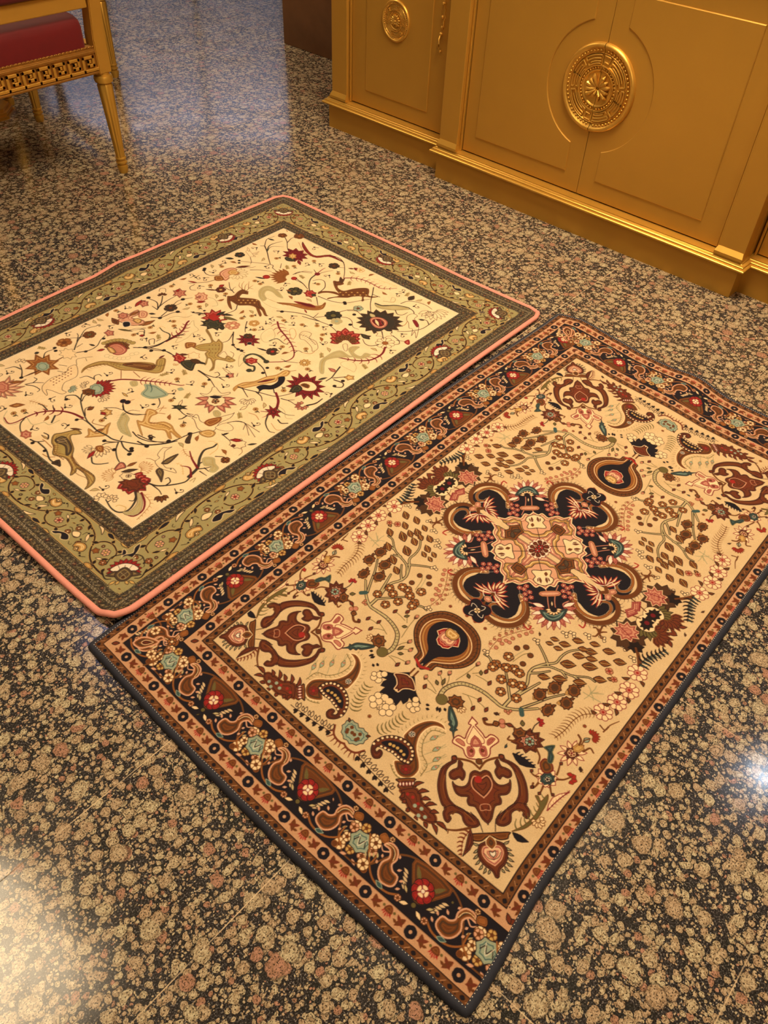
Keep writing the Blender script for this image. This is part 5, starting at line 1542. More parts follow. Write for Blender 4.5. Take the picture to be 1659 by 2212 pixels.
l l,3.2,1.8 1500,1256,1464,1285,1420,1314,1395,1326
l l,3.2,1.8 1557,1270,1590,1256
r 4.7,14,k,1,1,0,0.5,-,1,0.6 1254,831,1248,862,1256,896,1281,936,1325,958,1378,967
f 11.6,5,O,k,C,20 1351,1180
f 11.5,5,O,k,C,20 1334,1112
f 11.4,5,O,k,C,20 1405,1145
f 11.2,5,O,k,C,20 1393,1067
f 11.3,5,O,k,C,20 1432,1142
f 11.4,5,O,k,C,20 1375,1128
f 11,5,O,k,C,20 1425,1016
f 10.9,5,O,k,C,20 1490,1034
f 11.1,5,O,k,C,20 1472,1097
f 11.2,5,O,k,C,20 1439,1083
f 11.4,5,O,k,C,20 1331,1092
e 22,b,k,0 1532,1300,1589,1335
l y,1.3,- 1540,1303,1584,1335
e 21.9,b,k,0 1606,1353,1663,1388
l y,1.3,- 1614,1356,1659,1387
e 16.9,b,k,0 1651,1417,1696,1441
l y,1.3,- 1657,1418,1693,1441
e 18.5,b,k,0 1692,1467,1741,1494
l y,1.3,- 1699,1469,1737,1494
e 16.5,b,k,0 1496,1183,1541,1207
l y,1.3,- 1502,1184,1537,1207
e 19.3,b,k,0 1547,1216,1599,1247
l y,1.3,- 1555,1219,1595,1246
e 17.8,b,k,0 1620,1260,1668,1287
l y,1.3,- 1627,1262,1664,1287
e 17.9,b,k,0 1675,1330,1723,1357
l y,1.3,- 1681,1332,1719,1357
e 12.9,b,k,0 1431,1381,1467,1396
l y,1.3,- 1436,1381,1464,1396
e 16.6,b,k,0 1473,1384,1518,1407
l y,1.3,- 1479,1386,1514,1407
e 16.7,b,k,0 1506,1439,1551,1462
l y,1.3,- 1513,1441,1548,1463
e 15.2,b,k,0 1571,1476,1612,1496
l y,1.3,- 1577,1477,1609,1496
e 18.7,b,k,0 1573,1425,1623,1453
l y,1.3,- 1580,1427,1619,1453
e 17.8,b,k,0 1548,1373,1596,1399
l y,1.3,- 1555,1375,1592,1399
e 18,b,k,0 1631,1483,1679,1509
l y,1.3,- 1638,1485,1675,1509
e 16.3,b,k,0 1598,1398,1642,1421
l y,1.3,- 1604,1400,1638,1421
e 11.3,b,k,0 1428,1349,1461,1361
l y,1.3,- 1433,1349,1458,1361
e 12.8,b,k,0 1467,1350,1504,1365
l y,1.3,- 1473,1350,1500,1365
e 9.3,b,k,0 1717,1372,1745,1381
l y,1.3,- 1722,1372,1743,1382
e 15,b,k,0 1547,1418,1588,1438
l y,1.3,- 1553,1419,1585,1438
m 70,13.5,3,110,C,k,-,-,0.5,0 1392,1317
m 69,13.9,3,110,C,k,-,-,0.5,0 1687,1549
m 69,13.7,3,110,C,k,-,-,0.5,0 1745,1524
m 70,14,3,110,C,k,-,-,0.5,0 1597,1526
m 70,13,3,110,C,k,-,-,0.5,0 1265,1123
m 70,13.8,3,110,C,k,-,-,0.5,0 1464,1432
m 70,13.8,3,110,C,k,-,-,0.5,0 1488,1455
m 69,13.9,3,110,C,k,-,-,0.5,0 1541,1493
e 16.1,y,b,0 1552,1112,1544,1074
p b,k,1,0 1575,1109,1578,1097,1569,1093,1565,1083,1555,1086,1545,1082,1539,1092,1528,1095,1529,1107,1522,1117,1529,1125,1530,1136,1540,1137,1548,1145,1557,1137,1567,1138,1571,1126,1579,1119
d 5.1,B,- 1552,1112
e 6.6,b,k,0 1553,1135,1564,1156
e 16.3,y,b,0 1580,1182,1577,1136
p b,k,1,0 1604,1179,1607,1167,1598,1162,1595,1152,1584,1155,1575,1150,1568,1160,1558,1163,1557,1175,1551,1185,1557,1193,1558,1205,1568,1206,1575,1214,1584,1207,1595,1208,1599,1197,1608,1189
d 5.2,B,- 1580,1182
e 6.7,b,k,0 1582,1205,1593,1226
e 16.2,y,b,0 1647,1222,1628,1183
p b,k,1,0 1671,1216,1673,1204,1663,1201,1658,1191,1648,1196,1638,1193,1633,1203,1623,1208,1624,1220,1618,1231,1626,1238,1628,1250,1638,1249,1646,1256,1655,1247,1665,1246,1667,1234,1675,1226
d 5.2,B,- 1647,1222
e 6.7,b,k,0 1649,1246,1660,1267
e 15.9,y,b,0 1655,1151,1625,1123
p b,k,1,0 1678,1142,1679,1130,1669,1128,1664,1119,1654,1125,1644,1123,1640,1134,1630,1140,1632,1151,1628,1162,1636,1168,1638,1179,1649,1177,1657,1183,1665,1174,1675,1172,1676,1160,1684,1151
d 5.1,B,- 1655,1151
e 6.5,b,k,0 1657,1174,1668,1194
e 15.7,y,b,0 1617,1074,1590,1054
p b,k,1,0 1616,1102,1625,1106,1630,1095,1639,1090,1637,1078,1642,1067,1635,1059,1634,1047,1625,1047,1618,1039,1610,1047,1601,1048,1599,1060,1592,1069,1596,1080,1594,1092,1603,1096,1607,1107
d 5,B,- 1617,1074
e 6.5,b,k,0 1619,1096,1629,1116
r 9.4,10,P,1,1.6,1.4,0.5,b,1,1 1271,1151,1267,1206,1281,1261,1312,1320,1349,1376
d 2.8,P,b 1255,1180
l b,1.2,- 1255,1180,1244,1187,1250,1197
d 2.8,P,b 1254,1212
l b,1.2,- 1254,1212,1244,1219,1249,1229
d 2.8,P,b 1259,1244
l b,1.2,- 1259,1244,1249,1252,1255,1262
d 2.8,P,b 1274,1272
l b,1.2,- 1274,1272,1263,1280,1269,1290
d 2.8,P,b 1287,1297
l b,1.2,- 1287,1297,1277,1305,1283,1315
d 2.8,P,b 1297,1328
l b,1.2,- 1297,1328,1287,1336,1292,1346
d 2.9,P,b 1313,1351
l b,1.2,- 1313,1351,1302,1359,1308,1369
d 2.9,P,b 1329,1373
l b,1.2,- 1329,1373,1319,1380,1324,1391
d 3.9,P,b 1285,1181
d 4,P,b 1292,1215
d 4,P,b 1296,1240
d 4,P,b 1311,1269
d 4,P,b 1324,1301
d 4,P,b 1341,1329
d 4,P,b 1352,1352
d 4,P,b 1273,1223
d 4,P,b 1312,1242
r 0,1,g,1,1,1.4,0.5,g,0,0.4 1363,1168,1376,1226,1393,1277
d 5.9,b,k 1353,1240
d 5.9,b,k 1380,1270
d 5.8,b,k 1417,1247
d 5.8,b,k 1417,1190
l v,1.3,- 1379,1171,1391,1228,1410,1258
l v,1.3,- 1256,935,1270,999,1277,1059
e 8.4,r,k,0 1278,1047,1275,1075
l v,1.3,- 1245,881,1234,914,1216,941
e 8.2,r,k,0 1218,930,1215,957
l v,1.3,- 1240,866,1216,892,1186,913
e 8.2,r,k,0 1188,901,1184,929
l v,1.3,- 1235,828,1210,827,1180,820
e 8.1,r,k,0 1182,809,1178,836
l v,1.3,- 1230,835,1196,848,1155,856
e 8.2,r,k,0 1157,845,1153,872
l v,1.3,- 1315,903,1352,917,1384,925
e 7.9,r,k,0 1385,914,1382,940
l v,1.3,- 1383,914,1410,913,1431,906
e 7.8,r,k,0 1432,895,1429,922
l v,1.3,- 1335,911,1364,896,1386,875
e 7.8,r,k,0 1388,864,1385,891
l v,1.3,- 1303,1011,1339,1017,1368,1017
e 8.1,r,k,0 1369,1005,1366,1033
l v,1.3,- 1288,1008,1309,1033,1324,1053
e 8.3,r,k,0 1326,1041,1323,1069
d 3.8,P,v 1186,913
d 3.8,P,v 1215,945
d 3.8,P,v 1277,1065
d 3.7,P,v 1154,861
d 11.6,v,B 1269,823
p b,k,1,0 1343,865,1354,856,1343,846,1343,831,1329,831,1318,820,1308,829,1293,828,1293,842,1282,851,1293,862,1293,876,1308,877,1318,888,1329,878,1344,880
m -28,15.9,4,90,C,b,-,-,0.5,0 1345,847
e 7.4,v,k,0 1215,864,1195,878
e 7.4,v,k,0 1228,876,1218,910
e 7.5,v,k,0 1292,979,1273,994
e 7.5,v,k,0 1319,1025,1304,1045
p t,k,1,1 1311,816,1327,820,1380,784,1391,759,1400,758,1395,743,1410,718,1389,737,1377,736,1372,751,1358,753,1355,765,1341,772
e 5,k,k,0 1236,762,1249,767
e 5,k,k,0 1248,747,1260,753
e 5,k,k,0 1278,785,1287,768
e 5,k,k,0 1288,789,1298,771
e 5,k,k,0 1302,799,1313,792
p b,-,1.2,1 1772,1504,1778,1521,1756,1569,1740,1577,1744,1593,1795,1526
f 21.4,8,C,m,R,0 1798,1483
d 6.5,P,m 1798,1483
d 3,R,- 1798,1483
f 20.8,8,C,m,R,0 1814,1383
d 6.3,P,m 1814,1383
d 3,R,- 1814,1383
f 20.4,8,C,m,R,0 1805,1298
d 6.2,P,m 1805,1298
d 2.9,R,- 1805,1298
f 20,8,C,m,R,0 1787,1216
d 6.1,P,m 1787,1216
d 2.9,R,- 1787,1216
e 8.3,b,k,0.2 1787,1439,1759,1419
e 8.3,b,k,0.2 1826,1454,1850,1438
e 8.1,b,k,0.2 1797,1351,1772,1333
e 8.1,b,k,0.2 1824,1344,1842,1324
e 8,b,k,0.2 1789,1269,1764,1252
e 7.9,b,k,0.2 1815,1263,1833,1238
e 7.9,b,k,0.2 1770,1195,1746,1189
r 16.4,14,b,-1,2.2,1.4,0.5,-,0,0.8 1769,1189,1734,1151,1718,1101,1716,1040,1705,985
r 9.3,14,b,1,1.8,0,0.5,-,0,0.8 1769,1189,1734,1151,1718,1101,1716,1040,1705,985
r 17.8,8,k,-1,7,1.4,0.1,-,0,0.6 1788,1518,1791,1579,1813,1628,1832,1675
r 13.1,9,t,-1,3,0,0.5,-,0,0.7 1788,1518,1791,1579,1813,1628,1832,1675
r 10.1,7,k,1,5,0,0.5,-,0,0.7 1775,1541,1787,1586,1811,1632,1830,1679
p B,k,1,0 1735,1657,1756,1636,1735,1616,1743,1585,1717,1581,1710,1551,1685,1564,1665,1543,1651,1570,1623,1564,1623,1596,1597,1609,1612,1636,1596,1663,1621,1676,1620,1710,1648,1704,1662,1732,1683,1710,1708,1724,1716,1692,1743,1688
p P,C,1,0 1697,1659,1718,1646,1694,1632,1700,1608,1675,1611,1664,1587,1648,1606,1624,1592,1626,1618,1600,1623,1618,1643,1603,1664,1630,1669,1633,1696,1655,1684,1674,1704,1681,1680,1707,1684
l m,1.2,- 1613,1651,1663,1637,1721,1619
r 14,5,m,1,1,1,0.5,-,1,0.8 1623,1648,1663,1637,1712,1622
p k,k,1,0 1753,1605,1764,1592,1746,1582,1738,1565,1722,1574,1703,1570,1706,1588,1694,1602,1713,1611,1721,1630,1736,1620,1756,1624
l b,5,3 1731,1593,1758,1559,1784,1515
m 19,54.9,15,200,v,k,C,m,0.5,1 1702,1747
p k,k,1,0 1721,1757,1734,1746,1723,1736,1728,1718,1714,1721,1710,1703,1700,1718,1689,1709,1687,1729,1673,1733,1681,1748,1671,1764,1684,1767,1683,1787,1696,1777,1705,1791,1711,1773,1725,1775
d 5.8,m,- 1701,1750
m 21,46.8,7,120,r,b,-,-,0.5,0 1745,1713
e 9.8,r,k,0 1794,1759,1842,1792
e 9.7,r,k,0 1816,1731,1845,1705
l b,3,- 1551,1732,1593,1733,1667,1752
p P,m,1.2,0 1594,1747,1618,1795,1645,1769,1623,1717
l m,1.1,- 1600,1743,1623,1790
l m,1.1,- 1607,1736,1630,1783
l m,1.1,- 1614,1730,1636,1777
l m,1.1,- 1621,1724,1643,1770
l b,5,3 1573,1553,1550,1567,1540,1559
l b,5,3 1573,1553,1571,1527,1561,1517
l b,5,3 1573,1553,1566,1595,1577,1605
l b,5,3 1573,1553,1594,1535,1600,1542
l b,5,3 1573,1553,1563,1567,1561,1566
l b,5,3 1573,1553,1583,1568,1595,1579
m 123,23.7,9,340,C,m,t,C,0.42,0 1773,820
p t,k,1,0 1795,835,1802,828,1797,817,1798,806,1788,801,1781,791,1772,795,1762,793,1759,803,1751,810,1756,821,1755,833,1765,838,1772,848,1782,843,1792,846
f 5.2,5,w,k,k,0 1778,817
p b,m,1.2,1 1721,854,1724,884,1754,884,1773,865,1766,841,1746,832
p t,v,1,1 1694,923,1722,958,1730,927,1746,914,1754,884,1738,879,1718,916
l b,4,2.5 1746,804,1732,798,1713,801
e 6.5,r,k,0 1713,801,1715,815
l b,4,2.5 1760,782,1759,760,1752,748
e 6.4,r,k,0 1752,748,1754,762
l b,4,2.5 1746,769,1751,753,1750,746
e 6.4,r,k,0 1750,746,1752,760
l b,4,2.5 1794,857,1790,874,1781,900
e 6.6,r,k,0 1781,900,1783,915
l b,4,2.5 1804,840,1826,859,1841,887
e 6.5,r,k,0 1841,887,1843,901
l b,4,2.5 1781,783,1786,759,1785,743
e 6.3,r,k,0 1785,743,1787,757
l b,4,2.5 1800,800,1816,782,1826,772
e 6.3,r,k,0 1826,772,1827,785
m 42,15.9,4,140,R,b,-,-,0.6,0 1838,875
p r,k,1,0 1673,929,1693,921,1675,903,1684,883,1661,877,1656,854,1636,862,1619,844,1610,863,1587,857,1592,880,1572,888,1590,907,1581,927,1604,933,1610,956,1630,948,1647,966,1656,946,1679,952
p p,k,1,0 1657,920,1670,914,1657,903,1659,889,1643,889,1634,874,1625,885,1609,879,1613,894,1600,899,1614,911,1611,925,1627,925,1637,940,1645,929,1661,935
f 9.5,6,a,k,r,0 1640,906
p b,k,1,0 1608,922,1616,912,1604,902,1598,888,1585,892,1571,888,1569,902,1561,912,1573,922,1579,936,1592,932,1606,936
e 9.1,v,k,0 1582,945,1565,965
l k,2,- 1623,944,1616,977,1621,1006
m 51,13.9,4,120,R,m,-,-,0.5,0 1618,999
l b,4,3 1594,869,1571,857,1568,873
l b,6,4 1447,866,1468,855,1499,879,1527,909,1562,917
e 7,r,k,0 1462,874,1443,869
e 13.9,b,k,0 1490,870,1503,897
d 5.2,P,b 1520,893
d 5.3,P,b 1508,907
e 9.1,r,k,0 1527,909,1555,920
l b,4,3 1677,897,1705,877,1716,849
e 16.7,n,k,-0.08 1619,821,1718,828
r 8.7,6,n,1,4,2,0.5,-,1,0.4 1626,822,1660,830,1714,829
e 8.7,C,m,0 1802,985,1833,1013
e 8.7,C,m,0 1805,974,1841,977
e 8.7,C,m,0 1803,963,1831,940
e 8.7,C,m,0 1795,956,1805,917
e 8.7,C,m,0 1786,956,1774,914
e 8.7,C,m,0 1778,963,1748,935
e 8.8,C,m,0 1775,974,1738,970
e 8.8,C,m,0 1778,985,1749,1008
e 8.8,C,m,0 1785,991,1775,1032
e 8.8,C,m,0 1795,992,1807,1034
p r,k,1,0 1805,987,1815,981,1807,968,1808,954,1796,952,1786,941,1779,951,1767,952,1770,966,1764,978,1775,986,1780,1000,1791,995,1803,1001
f 7.4,5,r,C,m,0 1789,972
p y,b,1,0 1810,1025,1817,1018,1812,1006,1810,993,1800,989,1790,983,1784,992,1777,998,1782,1011,1784,1023,1794,1027,1804,1033
m 52,21,8,130,R,b,-,-,0.5,0 1805,1083
e 10.3,a,k,0 1797,1046,1809,1077
l b,2.4,- 1799,1029,1797,1052,1808,1071
l b,4,4 1792,1023,1786,1046,1767,1058
l b,4,3 1819,1009,1831,1039,1851,1030
l b,3,1.5 1808,1155,1834,1149,1838,1182,1856,1224
l b,3,- 1833,1138,1837,1171
l g,2,- 1679,1242,1717,1245,1757,1250
l g,2,1.4 1704,1260,1694,1274,1678,1284
l g,2,1.4 1704,1260,1717,1274,1725,1284
l g,2,1.4 1704,1260,1720,1250,1730,1236
l g,2,1.4 1704,1260,1704,1240,1698,1217
l g,2,1.4 1704,1260,1727,1278,1745,1292
l g,2,1.4 1704,1260,1707,1286,1704,1307
l b,1.3,- 1698,1401,1735,1391,1747,1370
f 8.4,4,P,b,R,0 1706,1408
f 6.8,4,P,b,R,0 1742,1386
l t,10,- 1535,1003,1550,986
m -47,11.2,3,120,P,b,-,-,0.5,0 1495,966
p b,k,1.5,1 1111,871,1085,897,1036,943,993,1010,973,1076,991,1136,1031,1180,1086,1194,1151,1193,1204,1171,1238,1131,1257,1086,1256,1040,1236,995,1192,950,1155,929,1152,898,1132,890
r 11.5,34,k,-1,1.2,0,0.6,-,0,1 1083,906,1025,968,984,1062,1004,1143,1064,1186,1145,1188,1219,1149,1249,1073,1232,1001,1189,954,1145,930
p O,C,1.6,1 1109,891,1077,935,1039,993,1009,1060,1020,1123,1069,1156,1129,1155,1180,1136,1214,1098,1223,1048,1202,995,1160,956,1127,930,1124,894
p n,-,1.2,1 1111,885,1090,948,1066,1006,1044,1051,1046,1101,1066,1141,1113,1152,1161,1137,1191,1100,1195,1051,1168,1003,1132,969,1119,929
p R,C,1.4,0 1065,1059,1073,1096,1095,1098,1097,1125,1129,1119,1150,1097,1163,1068,1142,1054,1137,1032,1116,1018,1095,1022,1090,1046
p p,m,1,1 1084,1071,1105,1108,1137,1091,1140,1052,1108,1040
p y,k,1,1 1084,1094,1094,1116,1113,1122,1133,1117,1135,1094,1121,1076,1103,1076
l R,6,- 1101,878,1137,895
l b,4,- 1114,808,1114,857
p n,k,1,0 1089,712,1114,725,1068,779,1119,827,1169,776,1218,749,1201,748,1218,717,1181,735,1164,740,1171,721,1166,700,1147,708,1149,674,1122,685,1141,636,1139,604,1117,644,1094,654,1089,691,1069,683,1074,720,1063,753,1033,746
d 8.9,C,k 1025,739
d 6.7,C,k 1010,720
d 6.6,C,k 1028,709
d 5.9,C,k 1048,723
d 7.9,C,k 1094,654
d 7.9,C,k 1117,670
d 6.5,C,k 1082,643
d 7.1,C,k 1105,628
d 7.8,C,k 1124,641
d 7.1,C,k 1144,659
d 7,C,k 1129,615
d 7,C,k 1150,632
d 5.7,C,k 1095,618
d 7.1,C,k 1191,713
d 7.2,C,k 1203,735
d 6.4,C,k 1213,708
d 5,C,k 1223,722
d 6.5,C,k 1191,750
p r,C,1.6,1 1114,725,1091,747,1078,772,1088,798,1111,814,1139,802,1162,780,1140,769,1120,750
l m,1.4,- 1083,783,1109,785,1127,774
p n,-,1.2,1 1101,1763,1513,1755,1560,1723,1547,1647,1479,1616,1409,1636,1399,1593,1388,1551,1367,1510,1353,1496,1311,1475,1269,1464,1226,1454,1246,1384,1214,1317,1137,1304,1106,1351,1101,1763
l R,4.5,3 1382,1632,1423,1595,1469,1574,1498,1560,1507,1527,1486,1527
l R,4.5,3 1230,1481,1267,1440,1288,1394,1301,1365,1334,1355,1334,1377
l P,3.5,2 1381,1609,1371,1578,1391,1564,1394,1589
l P,3.5,2 1253,1482,1284,1492,1298,1472,1273,1469
l b,14,11 1381,1636,1432,1587,1487,1572,1539,1593,1577,1644,1580,1700,1553,1749,1520,1767
l b,14,11 1226,1483,1275,1431,1289,1376,1268,1324,1217,1287,1161,1284,1112,1312,1094,1345
r 9,26,k,-1,1.2,1,0.5,-,0,1 1381,1620,1433,1572,1492,1556,1547,1580,1589,1637,1592,1706,1561,1757,1523,1776
r 9,26,k,1,1.2,1,0.5,-,0,1 1243,1483,1290,1430,1305,1371,1281,1316,1224,1274,1155,1272,1104,1304,1085,1342
l C,11,7 1378,1661,1420,1613,1470,1596,1518,1611,1546,1655,1546,1704,1521,1729,1493,1715,1490,1690
l C,11,7 1202,1486,1249,1444,1266,1394,1250,1346,1206,1318,1156,1318,1132,1344,1147,1371,1172,1374
l k,9,5.5 1378,1661,1420,1613,1470,1596,1518,1611,1546,1655,1546,1704,1521,1729,1493,1715,1490,1690
l k,9,5.5 1202,1486,1249,1444,1266,1394,1250,1346,1206,1318,1156,1318,1132,1344,1147,1371,1172,1374
l O,7.6,4.5 1378,1661,1420,1613,1470,1596,1518,1611,1546,1655,1546,1704,1521,1729,1493,1715,1490,1690
l O,7.6,4.5 1202,1486,1249,1444,1266,1394,1250,1346,1206,1318,1156,1318,1132,1344,1147,1371,1172,1374
l C,2.5,2 1380,1657,1385,1640,1405,1642
l C,2.5,2 1205,1484,1223,1479,1220,1459
e 10.9,R,n,0.06 1462,1762,1352,1760
e 10.9,R,n,-0.06 1099,1403,1102,1512
e 4.7,C,-,0.06 1460,1754,1356,1769
e 4.7,C,-,-0.06 1107,1405,1094,1509
e 10.9,R,n,0.06 1462,1762,1370,1737
e 10.9,R,n,-0.06 1099,1403,1125,1495
e 4.7,C,-,0.06 1460,1754,1374,1745
e 4.7,C,-,-0.06 1107,1405,1117,1491
e 10.9,R,n,0.06 1462,1762,1397,1717
e 10.9,R,n,-0.06 1099,1403,1145,1468
e 4.7,C,-,0.06 1460,1754,1401,1726
e 4.7,C,-,-0.06 1107,1405,1136,1464
e 10.9,R,n,0.06 1462,1762,1418,1693
e 10.9,R,n,-0.06 1099,1403,1169,1446
e 4.7,C,-,0.06 1460,1754,1422,1702
e 4.7,C,-,-0.06 1107,1405,1160,1442
e 10.9,R,n,0.06 1462,1762,1447,1676
e 10.9,R,n,-0.06 1099,1403,1185,1417
e 4.7,C,-,0.06 1460,1754,1451,1684
e 4.7,C,-,-0.06 1107,1405,1177,1413
e 10.9,R,n,0.06 1462,1762,1466,1651
e 10.9,R,n,-0.06 1099,1403,1211,1398
e 4.7,C,-,0.06 1460,1754,1470,1659
e 4.7,C,-,-0.06 1107,1405,1203,1394
e 10.9,R,n,0.06 1462,1762,1490,1658
e 10.9,R,n,-0.06 1099,1403,1203,1373
e 4.7,C,-,0.06 1460,1754,1494,1666
e 4.7,C,-,-0.06 1107,1405,1195,1370
l w,2,- 1424,1771,1455,1750,1464,1715,1487,1719,1509,1751
l w,2,- 1091,1441,1112,1410,1147,1400,1142,1377,1110,1356
l b,9,- 1462,1756,1481,1780
l b,9,- 1105,1403,1081,1384
p p,b,1,1 1481,1763,1503,1779,1517,1749,1496,1738
p p,b,1,1 1098,1384,1082,1362,1112,1348,1123,1369
l w,1,- 1389,1644,1356,1651,1329,1659
l w,1,- 1218,1474,1212,1508,1204,1535
l w,1,- 1387,1636,1362,1623
l w,1,- 1226,1477,1239,1502
l w,1,- 1388,1653,1361,1678,1346,1692
l w,1,- 1209,1476,1184,1503,1171,1519
f 6.2,5,P,m,C,0 1345,1691
f 6.2,5,P,m,C,0 1172,1520
f 6.2,5,P,m,C,0 1314,1673
f 6.2,5,P,m,C,0 1190,1550
f 6.1,5,P,m,C,0 1332,1642
f 6.1,5,P,m,C,0 1221,1532
f 6.2,5,P,m,C,0 1336,1671
f 6.2,5,P,m,C,0 1192,1528
f 6.1,5,P,m,C,0 1352,1619
f 6.1,5,P,m,C,0 1243,1512
f 6.1,5,P,m,C,0 1378,1633
f 6.1,5,P,m,C,0 1229,1486
f 6.1,5,P,m,C,0 1356,1651
f 6.1,5,P,m,C,0 1212,1508
l P,2.4,- 1255,1606,1283,1582,1312,1544,1337,1514
l P,2.4,- 1296,1656,1311,1609,1335,1565,1359,1534
p p,O,1.4,1 1257,1569,1315,1626,1332,1608,1275,1551
e 9.3,n,k,0 1315,1569,1344,1531
e 3.5,C,-,0 1325,1556,1343,1532
e 12,w,m,0 1379,1564,1408,1624
e 11.9,P,m,0 1388,1555,1429,1601
e 11.9,w,m,0 1394,1544,1444,1572
e 11.8,P,m,0 1397,1531,1453,1540
e 11.8,w,m,0 1398,1517,1454,1508
e 11.8,P,m,0 1396,1504,1449,1476
e 11.7,w,m,0 1390,1492,1437,1448
e 11.7,P,m,0 1383,1482,1419,1426
e 11.7,w,m,0 1373,1476,1396,1410
e 11.8,P,m,0 1362,1473,1371,1403
e 11.8,w,m,0 1351,1473,1345,1405
e 11.8,P,m,0 1340,1477,1319,1415
e 11.9,w,m,0 1331,1485,1296,1433
e 11.9,P,m,0 1323,1495,1277,1458
e 12,w,m,0 1318,1507,1264,1488
p t,k,1,1 1313,1476,1356,1455,1393,1466,1411,1509,1402,1566,1385,1548,1369,1503,1335,1493
e 7,C,b,0 1364,1528,1385,1548
e 7,C,b,0 1365,1524,1390,1531
e 7,C,b,0 1364,1519,1386,1511
e 7,C,b,0 1362,1515,1375,1494
e 7,C,b,0 1358,1513,1359,1485
e 7,C,b,0 1354,1513,1342,1486
e 7,C,b,0 1351,1516,1330,1496
d 7.7,n,- 1357,1522
e 4.9,n,k,0 1341,1539,1362,1514
p p,C,2.2,1 1101,1763,1361,1759,1341,1736,1330,1705,1303,1688,1284,1675,1289,1638,1268,1629,1264,1600,1263,1599,1234,1596,1225,1575,1188,1580,1175,1562,1158,1534,1127,1524,1103,1504,1101,1763
p y,k,1.4,1 1101,1763,1334,1760,1319,1735,1310,1707,1291,1700,1274,1692,1248,1720,1225,1733,1206,1720,1182,1721,1160,1707,1157,1704,1143,1683,1143,1659,1131,1640,1143,1616,1171,1590,1163,1573,1156,1554,1128,1546,1103,1531,1101,1763
p p,k,1.2,1 1101,1763,1310,1761,1298,1732,1287,1713,1267,1714,1249,1732,1223,1748,1201,1740,1177,1741,1148,1719,1145,1716,1123,1688,1124,1664,1115,1642,1132,1616,1149,1597,1151,1577,1131,1567,1102,1554,1101,1763
p b,k,1,0 1284,1782,1297,1757,1280,1738,1265,1717,1243,1732,1220,1743,1224,1771,1225,1800,1250,1802,1273,1808
e 11.3,d,k,0 1237,1744,1268,1780
p b,k,1,0 1135,1609,1136,1632,1110,1637,1084,1646,1069,1626,1052,1609,1069,1591,1084,1571,1110,1580,1136,1586
p C,k,1.3,1 1189,1675,1215,1706,1229,1702,1238,1676,1259,1673,1268,1647,1256,1618,1245,1607,1216,1596,1191,1605,1188,1626,1162,1635,1158,1649,1189,1675
e 9,b,-,0 1210,1684,1224,1662
e 8.1,b,w,0 1226,1659,1259,1649
e 8.1,b,w,0 1205,1638,1214,1605
e 8.1,b,w,0 1226,1659,1255,1629
e 8.1,b,w,0 1205,1638,1234,1608
l k,1.4,- 1133,1729,1189,1675
p w,m,1,0 1149,1765,1159,1778,1144,1786,1147,1802,1131,1803,1126,1819,1111,1812,1101,1824,1090,1812,1075,1819,1070,1803,1054,1802,1057,1786,1043,1778,1052,1765,1043,1752,1057,1744,1054,1728,1070,1727,1075,1711,1090,1718,1101,1706,1111,1718,1126,1711,1131,1727,1147,1728,1144,1744,1159,1752
f 24,8,r,w,w,0 1101,1765
f 9,4,R,k,w,0 1101,1765
o - 1108,1278
o - 1109,2276'''
def parse(txt):
    for ln in txt.strip().split('\n'):
        q=ln.split(' '); n=q[0]; h=[None if x=='-' else x for x in q[1].split(',')] ; v=[float(x) for x in q[2].split(',')] if len(q)>2 and q[2] else []
        yield n,h,v
def pairs(v): return [(v[i]/2,v[i+1]/2) for i in range(0,len(v),2)]
def weave(cv,txt,side=None):
    for n,h,v in parse(txt):
        if n=='p': cv.poly(pairs(v),h[0],h[1],float(h[2]),int(h[3]))
        elif n=='l': cv.line(pairs(v),h[0],float(h[1]),float(h[2] or h[1]))
        elif n=='d': cv.dot(v[0]/2,v[1]/2,float(h[0]),h[1],h[2])
        elif n=='f': cv.flower(v[0]/2,v[1]/2,float(h[0]),int(h[1]),h[2],h[3],h[4],float(h[5]))
        elif n=='e': cv.leaf(v[0]/2,v[1]/2,v[2]/2,v[3]/2,float(h[0]),h[1],h[2],float(h[3]))
        elif n=='r': cv.frond(pairs(v),float(h[0]),int(h[1]),h[2],side=int(h[3]),w=float(h[4]),cw=float(h[5]),tilt=float(h[6]),cc=h[7],both=int(h[8]),tip=float(h[9]))
        elif n=='m': cv.palm(v[0]/2,v[1]/2,float(h[0]),float(h[1]),int(h[2]),float(h[3]),h[4],h[5],h[6],h[7],float(h[8]),int(h[9]))
        elif n=='o': ornament(cv,v[0]/2,v[1]/2)
def medallion_weave(res):
    full=Cv(0,0,981,1789,res,'c'); border_navy(full,0,0,1122,1789,[289,314,289,314])
    SC,TC=552,889; q=Cv(SC,178,960,TC,res,'c')
    weave(q,'\n'.join(l for l in DATA2.strip().split('\n') if l[0]!='o'))
    fx=np.arange(full.nx)*res; fy=np.arange(full.ny)*res
    ix=np.rint(np.abs(fx-SC)/res).astype(int); iy=np.rint((TC-np.abs(fy-TC)-178)/res).astype(int)
    X=np.where((fx>182.5)&(fx<939.5)&(ix<q.nx))[0]; Y=np.where((fy>182.5)&(fy<1606.5)&(iy>=0)&(iy<q.ny))[0]
    full.a[np.ix_(Y,X)]=q.a[np.ix_(iy[Y],ix[X])]
    fill_gaps(full,.3,'c',3,190,935,190,1600,2500,13.,0); fill_gaps(full,.3,'c',4,184,938,184,1604,5000,8.,0)
    for k,b in enumerate(((47,134,47,1740),(47,980,47,134),(47,980,1655,1742))): fill_gaps(full,.3,'n',20+k,*b,2600,5.,2)
    weave(full,'\n'.join(l for l in DATA2.strip().split('\n') if l[0]=='o'))
    return full
